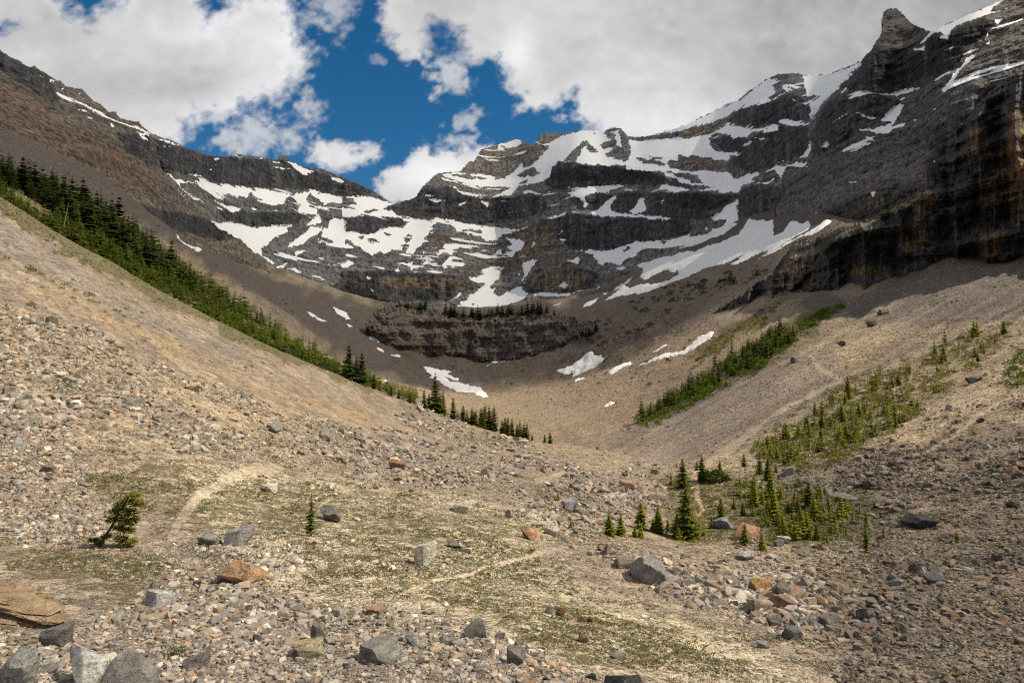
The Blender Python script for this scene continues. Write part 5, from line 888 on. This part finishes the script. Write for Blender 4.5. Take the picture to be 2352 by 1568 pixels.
for cx, cz, cr in clumps:
    for _ in range(170):
        a, b = r.uniform(0, 6.28), r.gauss(0, .5); q = r.random()**.5*cr; dx, dy, dz = math.cos(a)*q, math.sin(a)*q, b*cr*.55
        c0 = np.array([cx+dx, dy*1.1, cz+dz-.1*abs(q)]); d = np.array([math.cos(a)+r.uniform(-.4, .4), math.sin(a)+r.uniform(-.4, .4), r.uniform(-.5, .4)]); d /= np.linalg.norm(d); s = np.cross(d, [r.uniform(-.4, .4), r.uniform(-.4, .4), 1]); s /= np.linalg.norm(s)+1e-6
        L, w = r.uniform(5, 9), r.uniform(1.3, 2.4); n = len(V_); V_ += [tuple((c0-s*w)*sD), tuple((c0+d*L*.5-s*w*1.2)*sD), tuple((c0+d*L)*sD), tuple((c0+s*w)*sD)]; T_ += [r.random()]*4; F_.append((n, n+1, n+2, n+3))
add("crown", mk_mesh("crown", np.array(V_), np.array(F_), {'tint': np.array(T_)}, True, M_LARCH), parent=e)
# leafy shrubs
def shrub(P, w, h, n, mat, label, seed):
    r = random.Random(seed); V_, F_, T_ = [], [], []
    for _ in range(n):
        a = r.uniform(0, 6.283); q = r.random()**.5; z = (1-q*q)**.5*r.uniform(.3, 1)*(1+.35*math.sin(a*3+seed)*q)
        c0 = np.array([math.cos(a)*q*w/2, math.sin(a)*q*w/2*.8, z*h]); u = np.array([r.gauss(0, 1), r.gauss(0, 1), r.gauss(0, .6)]); u /= np.linalg.norm(u); s = np.cross(u, [0, .3, 1]); s /= np.linalg.norm(s)+1e-6; L = w*.045*r.uniform(.7, 1.5)
        k = len(V_); V_ += [tuple(c0-s*L*.4), tuple(c0+u*L*.6-s*L*.3), tuple(c0+u*L*1.4), tuple(c0+u*L*.5+s*L*.5)]; T_ += [r.random()]*4; F_.append((k, k+1, k+2, k+3))
    add("shrub", mk_mesh("shrub", np.array(V_), np.array(F_), {'tint': np.array(T_)}, True, mat), label=label, cat="shrub", loc=tuple(P))
for k, (x, y, w, h, n, lb) in enumerate([(402, 1508, 46, 26, 900, "small bright green shrub in the rubble at the bottom left"), (345, 1484, 22, 9, 250, "thin green sprig left of the bright shrub"), (420, 1456, 24, 14, 300, "little green shrub above the bright one"), (485, 1540, 16, 14, 160, "green sprig right of the flat dark oval stone"),
    (1640, 1103, 72, 26, 1800, "dense green juniper mat spreading right of the dirt path"), (150, 1275, 30, 14, 260, "low twiggy shrub left of the leaning dwarf spruce"), (15, 1250, 40, 22, 320, "olive shrub at the left edge of the rubble"), (1950, 846, 16, 12, 200, "round green bush on the right scree"), (2330, 868, 50, 40, 700, "green bush at the right edge of the scree"), (2345, 830, 40, 30, 500, "second green bush at the right edge above the first")]):
    P = on_ground(x*KD, y*KD); s = P[1]/FPX*KD; shrub(P, w*s, h*s, n, M_SHRUB, lb, k)
# groves on the right scree
def in_poly(poly, n, r):
    p = np.array(poly)*KD; out = []
    while len(out) < n:
        x, y = r.uniform(p[:, 0].min(), p[:, 0].max()), r.uniform(p[:, 1].min(), p[:, 1].max())
        if sdf(p, np.array([x]), np.array([y]), 50)[0] > 0: out.append((x, y))
    return out
r = random.Random(21)
g2 = in_poly([(1735, 1045), (1880, 935), (2000, 865), (2110, 835), (2070, 900), (2130, 950), (2010, 1010), (1900, 1050), (1800, 1075)], 66, r)+in_poly([(2040, 850), (2220, 760), (2340, 735), (2260, 830), (2140, 880)], 18, r)
for x, y in sorted(g2, key=lambda q: q[1]):
    P = on_ground(x, y); tree("fir_sapling", P, r.uniform(16, 40)*KD*P[1]/FPX, 'small' if r.random() < .6 else 'mid', M_LARCH if r.random() < .9 else M_SPRUCE, "small fir in the open grove across the middle of the right scree", "firs of the open grove on the right scree", r.uniform(.9, 1.35))
G1 = [(1440, 965), (1560, 890), (1700, 800), (1790, 745), (1850, 765), (1760, 830), (1640, 892), (1520, 950), (1460, 975)]
for x, y in sorted(in_poly(G1, 62, r), key=lambda q: q[1]):
    P = on_ground(x, y, bmin=8.5); tree("spruce_tree", P, r.uniform(18, 42)*KD*P[1]/FPX, 'small', M_SPRUCE if r.random() < .6 else M_DARK, "dark green spruce in the long diagonal grove below the right cliff", "spruces of the diagonal grove below the cliff", r.uniform(1.0, 1.4))
M_LARCH2 = leaf_mat('young_forest_leaves', (.055, .080, .012, 1), (.125, .150, .022, 1))
# forest masses: everything past the largest three hundred is one object per wood
def wood(name, spots, mat, seed, kinds=('small',)):
    rs = np.random.RandomState(seed); Vs, Fs, Ts = [], [], []; off = 0; pr = [conifer(900+seed+k, 13-k % 3*2, 7, (.19, .24, .33, .16, .28)[k], .02, 2, .25, .12, .6) for k in range(5)]
    for P, h in spots:
        v, f, t = pr[rs.randint(5)]; a = rs.uniform(0, 6.28); c, s = math.cos(a), math.sin(a); w = h*rs.uniform(.95, 1.5)
        q = np.stack([(v[:, 0]*c-v[:, 1]*s)*w, (v[:, 0]*s+v[:, 1]*c)*w, v[:, 2]*h], -1)+P; Vs.append(q); Fs.append(f+off); Ts.append(np.full(len(v), rs.rand())*.8+t*.2); off += len(v)
    add(name, mk_mesh(name, np.concatenate(Vs), np.concatenate(Fs), {'tint': np.concatenate(Ts)}, True, mat), kind="stuff")
FO = [(-80, 360), (0, 392), (100, 432), (200, 485), (300, 540), (400, 600), (480, 660), (560, 715), (640, 762), (700, 790), (800, 845), (860, 880), (960, 930), (950, 945), (900, 915), (760, 866), (560, 780), (300, 645), (0, 480), (-80, 430)]
sp = [(on_ground(x, y, bmin=8.6), crest_y(x)-y) for x, y in in_poly(FO, 3800, r)]
sp = [(P, (1-.45*(dd < 12))*(.22+.6*r.random()**1.5+.25*(r.random() < .08))*(11.5+4*fbm(P[0]/30, P[1]/30, 1, 3)), dd) for P, dd in sp if fbm(P[0]/14, P[1]/14, 5, 2) > -.45]
sp.sort(key=lambda q: -q[1]*(1 if q[0][1] > 190 else .5)/q[0][1])
big, rest = sp[:30], sp[30:]
low = [q for q in rest if q[2] < 13+r.gauss(0, 6)]; high = [q for q in rest if q not in low] if 0 else None
ls = set(id(q) for q in low); high = [q for q in rest if id(q) not in ls]
for P, h, _ in big: tree("spruce_tree", P, h, 'small', M_DARK, "tall dark spruce standing out of the forest strip on the left slope", "tallest spruces of the left forest strip", 1.1)
wood("spruce_forest", [q[:2] for k, q in enumerate(high) if k % 5 < 4], M_DARK, 1); wood("mixed_forest", [q[:2] for k, q in enumerate(high) if k % 5 == 4]+[q[:2] for k, q in enumerate(low) if k % 3 == 2], M_SPRUCE, 8); wood("larch_forest", [(q[0], q[1]*.9) for k, q in enumerate(low) if k % 3 < 2], M_LARCH2, 9)
wood("spruce_grove", [(on_ground(x, y, bmin=8.5), r.uniform(1.2, 4)) for x, y in in_poly(G1, 420, r)]+[(on_ground(x, y, bmin=9), r.uniform(2, 4)) for x, y in in_poly([(1645, 712), (1740, 655), (1790, 622), (1800, 632), (1730, 690), (1650, 722)], 160, r)]+[(on_ground(x, y), r.uniform(.8, 2.4)) for x, y in in_poly([(1735, 1050), (1880, 935), (2000, 865), (2110, 835), (2070, 900), (2130, 950), (2010, 1010), (1900, 1050), (1800, 1075)], 120, r)], M_SPRUCE, 2)
wood('grove_saplings', [(on_ground(x, y), r.uniform(.6, 2.0)) for x, y in in_poly([(1735, 1050), (1880, 935), (2000, 865), (2110, 835), (2230, 770), (2300, 760), (2200, 860), (2130, 950), (2010, 1010), (1900, 1050), (1800, 1075)], 260, r)], M_LARCH, 12)
wood("young_firs", [(on_ground(x, y, bmin=7.2 if x < 560 else 0), r.uniform(1.5, 4.0)) for x, y in in_poly([(560, 752), (700, 820), (900, 905), (960, 928), (960, 905), (800, 855), (640, 770)], 260, r)]+[(on_ground(x, y), r.uniform(.6, 1.7)) for x, y in in_poly([(1660, 1110), (1860, 1110), (1990, 1180), (1920, 1250), (1760, 1240)], 130, r)], M_LARCH, 3)
# low shrub bands: willow and juniper scrub too dense to count
def scrub(name, groups, mat, seed):
    rs = np.random.RandomState(seed); r_ = random.Random(seed); Vs, Ts = [], []; K = 46
    for poly, n, lo, hi, bm in groups:
        for x, y in in_poly(poly, n, r_):
            x += r_.gauss(0, 2.2); y += r_.gauss(0, 1.8)
            if float(fbm(x/16, y/9, 8, 3)) < -.30: continue
            P = on_ground(x, y, bmin=bm); w = rs.uniform(lo, hi)*(1+.5*fbm(x/9, y/9, 3, 2)); a = rs.uniform(0, 6.28, K); q = rs.rand(K)**.5
            c = np.stack([np.cos(a)*q*w*.6, np.sin(a)*q*w*.6, np.sqrt(1-q*q*.95)*rs.uniform(.2, 1, K)*w*.55], -1)+P
            u = rs.normal(size=(K, 3)); u /= np.linalg.norm(u, axis=1)[:, None]; v = np.cross(u, rs.normal(size=(K, 3))); v /= np.linalg.norm(v, axis=1)[:, None]; L = w*.13
            Vs.append(np.stack([c-v*L*.6, c+u*L, c+v*L*.6, c-u*L*.8], 1).reshape(-1, 3)); Ts.append(np.full(K*4, rs.rand()*.7)+np.repeat(rs.rand(K)*.3, 4))
    V = np.concatenate(Vs); add(name, mk_mesh(name, V, np.arange(len(V)).reshape(-1, 4), {'tint': np.concatenate(Ts)}, True, mat), kind="stuff")
scrub("shrub_band", [([(1450, 985), (1560, 905), (1700, 812), (1790, 755), (1850, 765), (1770, 835), (1640, 905), (1500, 975), (1430, 990)], 520, 1.2, 3.2, 8.5), ([(1830, 745), (1900, 705), (1960, 695), (1900, 735), (1840, 770)], 90, 1, 2.5, 8),
    ([(-60, 430), (0, 440), (300, 600), (560, 735), (760, 825), (900, 888), (960, 925), (900, 915), (760, 862), (560, 775), (300, 645), (0, 485), (-60, 450)], 1300, 1.0, 3.0, 8.6), ([(2300, 800), (2352, 780), (2420, 800), (2420, 900), (2300, 890)], 60, .5, 1.4, 0)], M_SHRUB, 3)
M_BROWN = leaf_mat('bare_scrub', (.045, .035, .022, 1), (.07, .065, .03, 1))
M_WILLOW = leaf_mat("willow_leaves", (.16, .155, .040, 1), (.27, .25, .07, 1))
scrub("willow_scrub", [([(1560, 840), (1640, 780), (1760, 705), (1800, 690), (1740, 750), (1640, 815), (1580, 850)], 260, 1.2, 3, 8.5), ([(1690, 1060), (1800, 965), (1960, 862), (2080, 822), (2300, 735), (2360, 745), (2260, 835), (2130, 940), (2040, 1015), (1860, 1085)], 900, .4, 1.4, 0), ([(1500, 1100), (1600, 1095), (1850, 1115), (1990, 1150), (1960, 1240), (1760, 1250), (1560, 1245)], 160, .2, .6, 0),
    ([(0, 560), (300, 700), (560, 830), (700, 880), (560, 850), (240, 720), (0, 620)], 50, .3, .8, 0)], M_WILLOW, 4)
scrub('dark_scrub', [([(1300, 780), (1380, 720), (1500, 660), (1620, 620), (1680, 640), (1600, 700), (1480, 750), (1360, 800)], 170, 1.5, 5, 9), ([(1640, 640), (1720, 600), (1760, 620), (1680, 680)], 60, 1.5, 4, 9), ([(960, 905), (1200, 850), (1500, 780), (1640, 720), (1500, 900), (1300, 900)], 40, .8, 2.2, 9), ([(480, 600), (640, 660), (840, 740), (800, 760), (600, 690)], 50, .8, 2, 9)], M_BROWN, 7)
# trees along the top of the rock step
P_s, ins_s, gx_s, gy_s = PS
def on_step(px, py):
    j = int(np.clip((px-gx_s[0])/(gx_s[1]-gx_s[0]), 0, len(gx_s)-1)); i = int(np.clip((gy_s[0]-py)/(gy_s[0]-gy_s[1]), 0, len(gy_s)-1))
    while ins_s[i, j] < 1.5 and i > 0: i -= 1
    return P_s[i, j]
bl = np.array(T('E', "250 560 340 545 480 533 600 552 640 562 720 592 860 600 960 592 1100 580 1260 575 1400 575 1500 595 1560 600"))
st_spots = []
for k in range(170):
    px = r.uniform(bl[0, 0], bl[-1, 0]); py = np.interp(px, bl[:, 0], bl[:, 1])+r.uniform(-1.2, 1.8); f = float(np.interp(px, T('E', "250 0 600 0 900 0 1150 0 1250 0 1410 0 1440 0 1560 0") and [q[0] for q in T('E', "250 0 600 0 900 0 1150 0 1250 0 1410 0 1440 0 1560 0")], [50, 90, 85, 85, 92, 95, 60, 22]))
    Q = on_step(px, py+1.0); st_spots.append((np.array([Q[0], Q[1]+r.uniform(0, 6), Q[2]-.4]), f*r.uniform(.35, 1.05)*.4/2.7349*Q[1]/FPX))
st_spots.sort(key=lambda q: -q[1])
for P, h in st_spots[:26]: tree("spruce_tree", P, h, 'small', M_DARK, "dark spruce in the line of trees on top of the rock step", "spruces on top of the rock step", 1.4)
wood("step_trees", st_spots[26:], M_DARK, 6)
# dead standing trunks in the forest strip
for k, (x, y, h, ln, lb) in enumerate([(135, 522, 30, .7, "bleached dead trunk leaning right, leftmost in the forest strip"), (176, 545, 58, .18, "tallest bleached dead trunk in the forest strip"), (246, 528, 26, .3, "short bleached dead trunk right of the tallest one"), (441, 655, 22, .75, "grey dead trunk slanting across the dark forest"), (1122, 945, 40, 0.0, "bare dead spruce trunk in the row on the moraine crest")]):
    P = on_ground(x*KD, y*KD, bmin=8.6) if k < 4 else on_ground(x*KD, y*KD+3, bmax=8); hh = h*KD*P[1]/FPX; r2 = random.Random(k)
    v, f = trunk(2, .022); vs, fs = [v*hh], [f]; off = len(v)
    for b in range(9):
        z = r2.uniform(.3, .9); a = r2.uniform(0, 6.28); L = .10*(1.1-z); w = .006; d = np.array([math.cos(a), math.sin(a), .25]); s = np.array([-math.sin(a), math.cos(a), 0])*w; u = np.array([0, 0, w]); o0 = np.array([0, 0, z])
        q = np.array([o0-s, o0+s, o0+u, o0+d*L])*hh; vs.append(q); fs.append(np.array([(0, 1, 3, 3), (1, 2, 3, 3), (2, 0, 3, 3)])+off); off += 4
    Vt = np.concatenate(vs); Ft = np.concatenate(fs); Ft3 = []
    for q in Ft: Ft3.append((q[0], q[1], q[2])); (q[2] != q[3]) and Ft3.append((q[0], q[2], q[3]))
    o = add("dead_trunk", mk_mesh("dead_trunk", Vt, np.array(Ft3), {}, False, M_DEAD), label=lb, cat="dead tree", loc=tuple(P+np.array([0, -6 if k < 4 else 0, 2 if k < 4 else 0]))); o.rotation_euler = (0, ln, 0)
# moss and grass tufts on the meadow
def tufts(n, seed):
    rs = np.random.RandomState(seed); m = sstep(-.1, .25, gr+n1*.6+fbm(X/1.7, Y/1.7, 4, 3)*.9)*(band < 7.1)*(GP[..., 1] < 110)
    P, i, j = scatter(n, m, rs); Vs, Fs, Ts = [], [], []; K = 7
    s = np.clip(rs.uniform(.9, 2.6, n)*P[:, 1]/FPX, .02, .22)
    a = rs.uniform(0, 6.28, (n, K)); q = rs.rand(n, K)**.5; b = np.stack([np.cos(a)*q, np.sin(a)*q, np.zeros_like(a)], -1)*s[:, None, None]*1.3+P[:, None, :]
    d = np.stack([np.cos(a)*.6+rs.normal(0, .3, (n, K)), np.sin(a)*.6+rs.normal(0, .3, (n, K)), rs.uniform(.35, .9, (n, K))], -1)*s[:, None, None]*.8; w = np.stack([-np.sin(a), np.cos(a), np.zeros_like(a)], -1)*s[:, None, None]*.28
    V = np.stack([b-w, b+w, b+d], 2).reshape(-1, 3); f = np.arange(len(V)).reshape(-1, 3); add("ground_cover", mk_mesh("ground_cover", V, f, {'tint': np.repeat(rs.rand(n), K*3)}, False, M_MOSS), kind="stuff")
M_MOSS = leaf_mat("moss_tufts", (.11, .115, .035, 1), (.20, .19, .06, 1))
tufts(16000, 9)
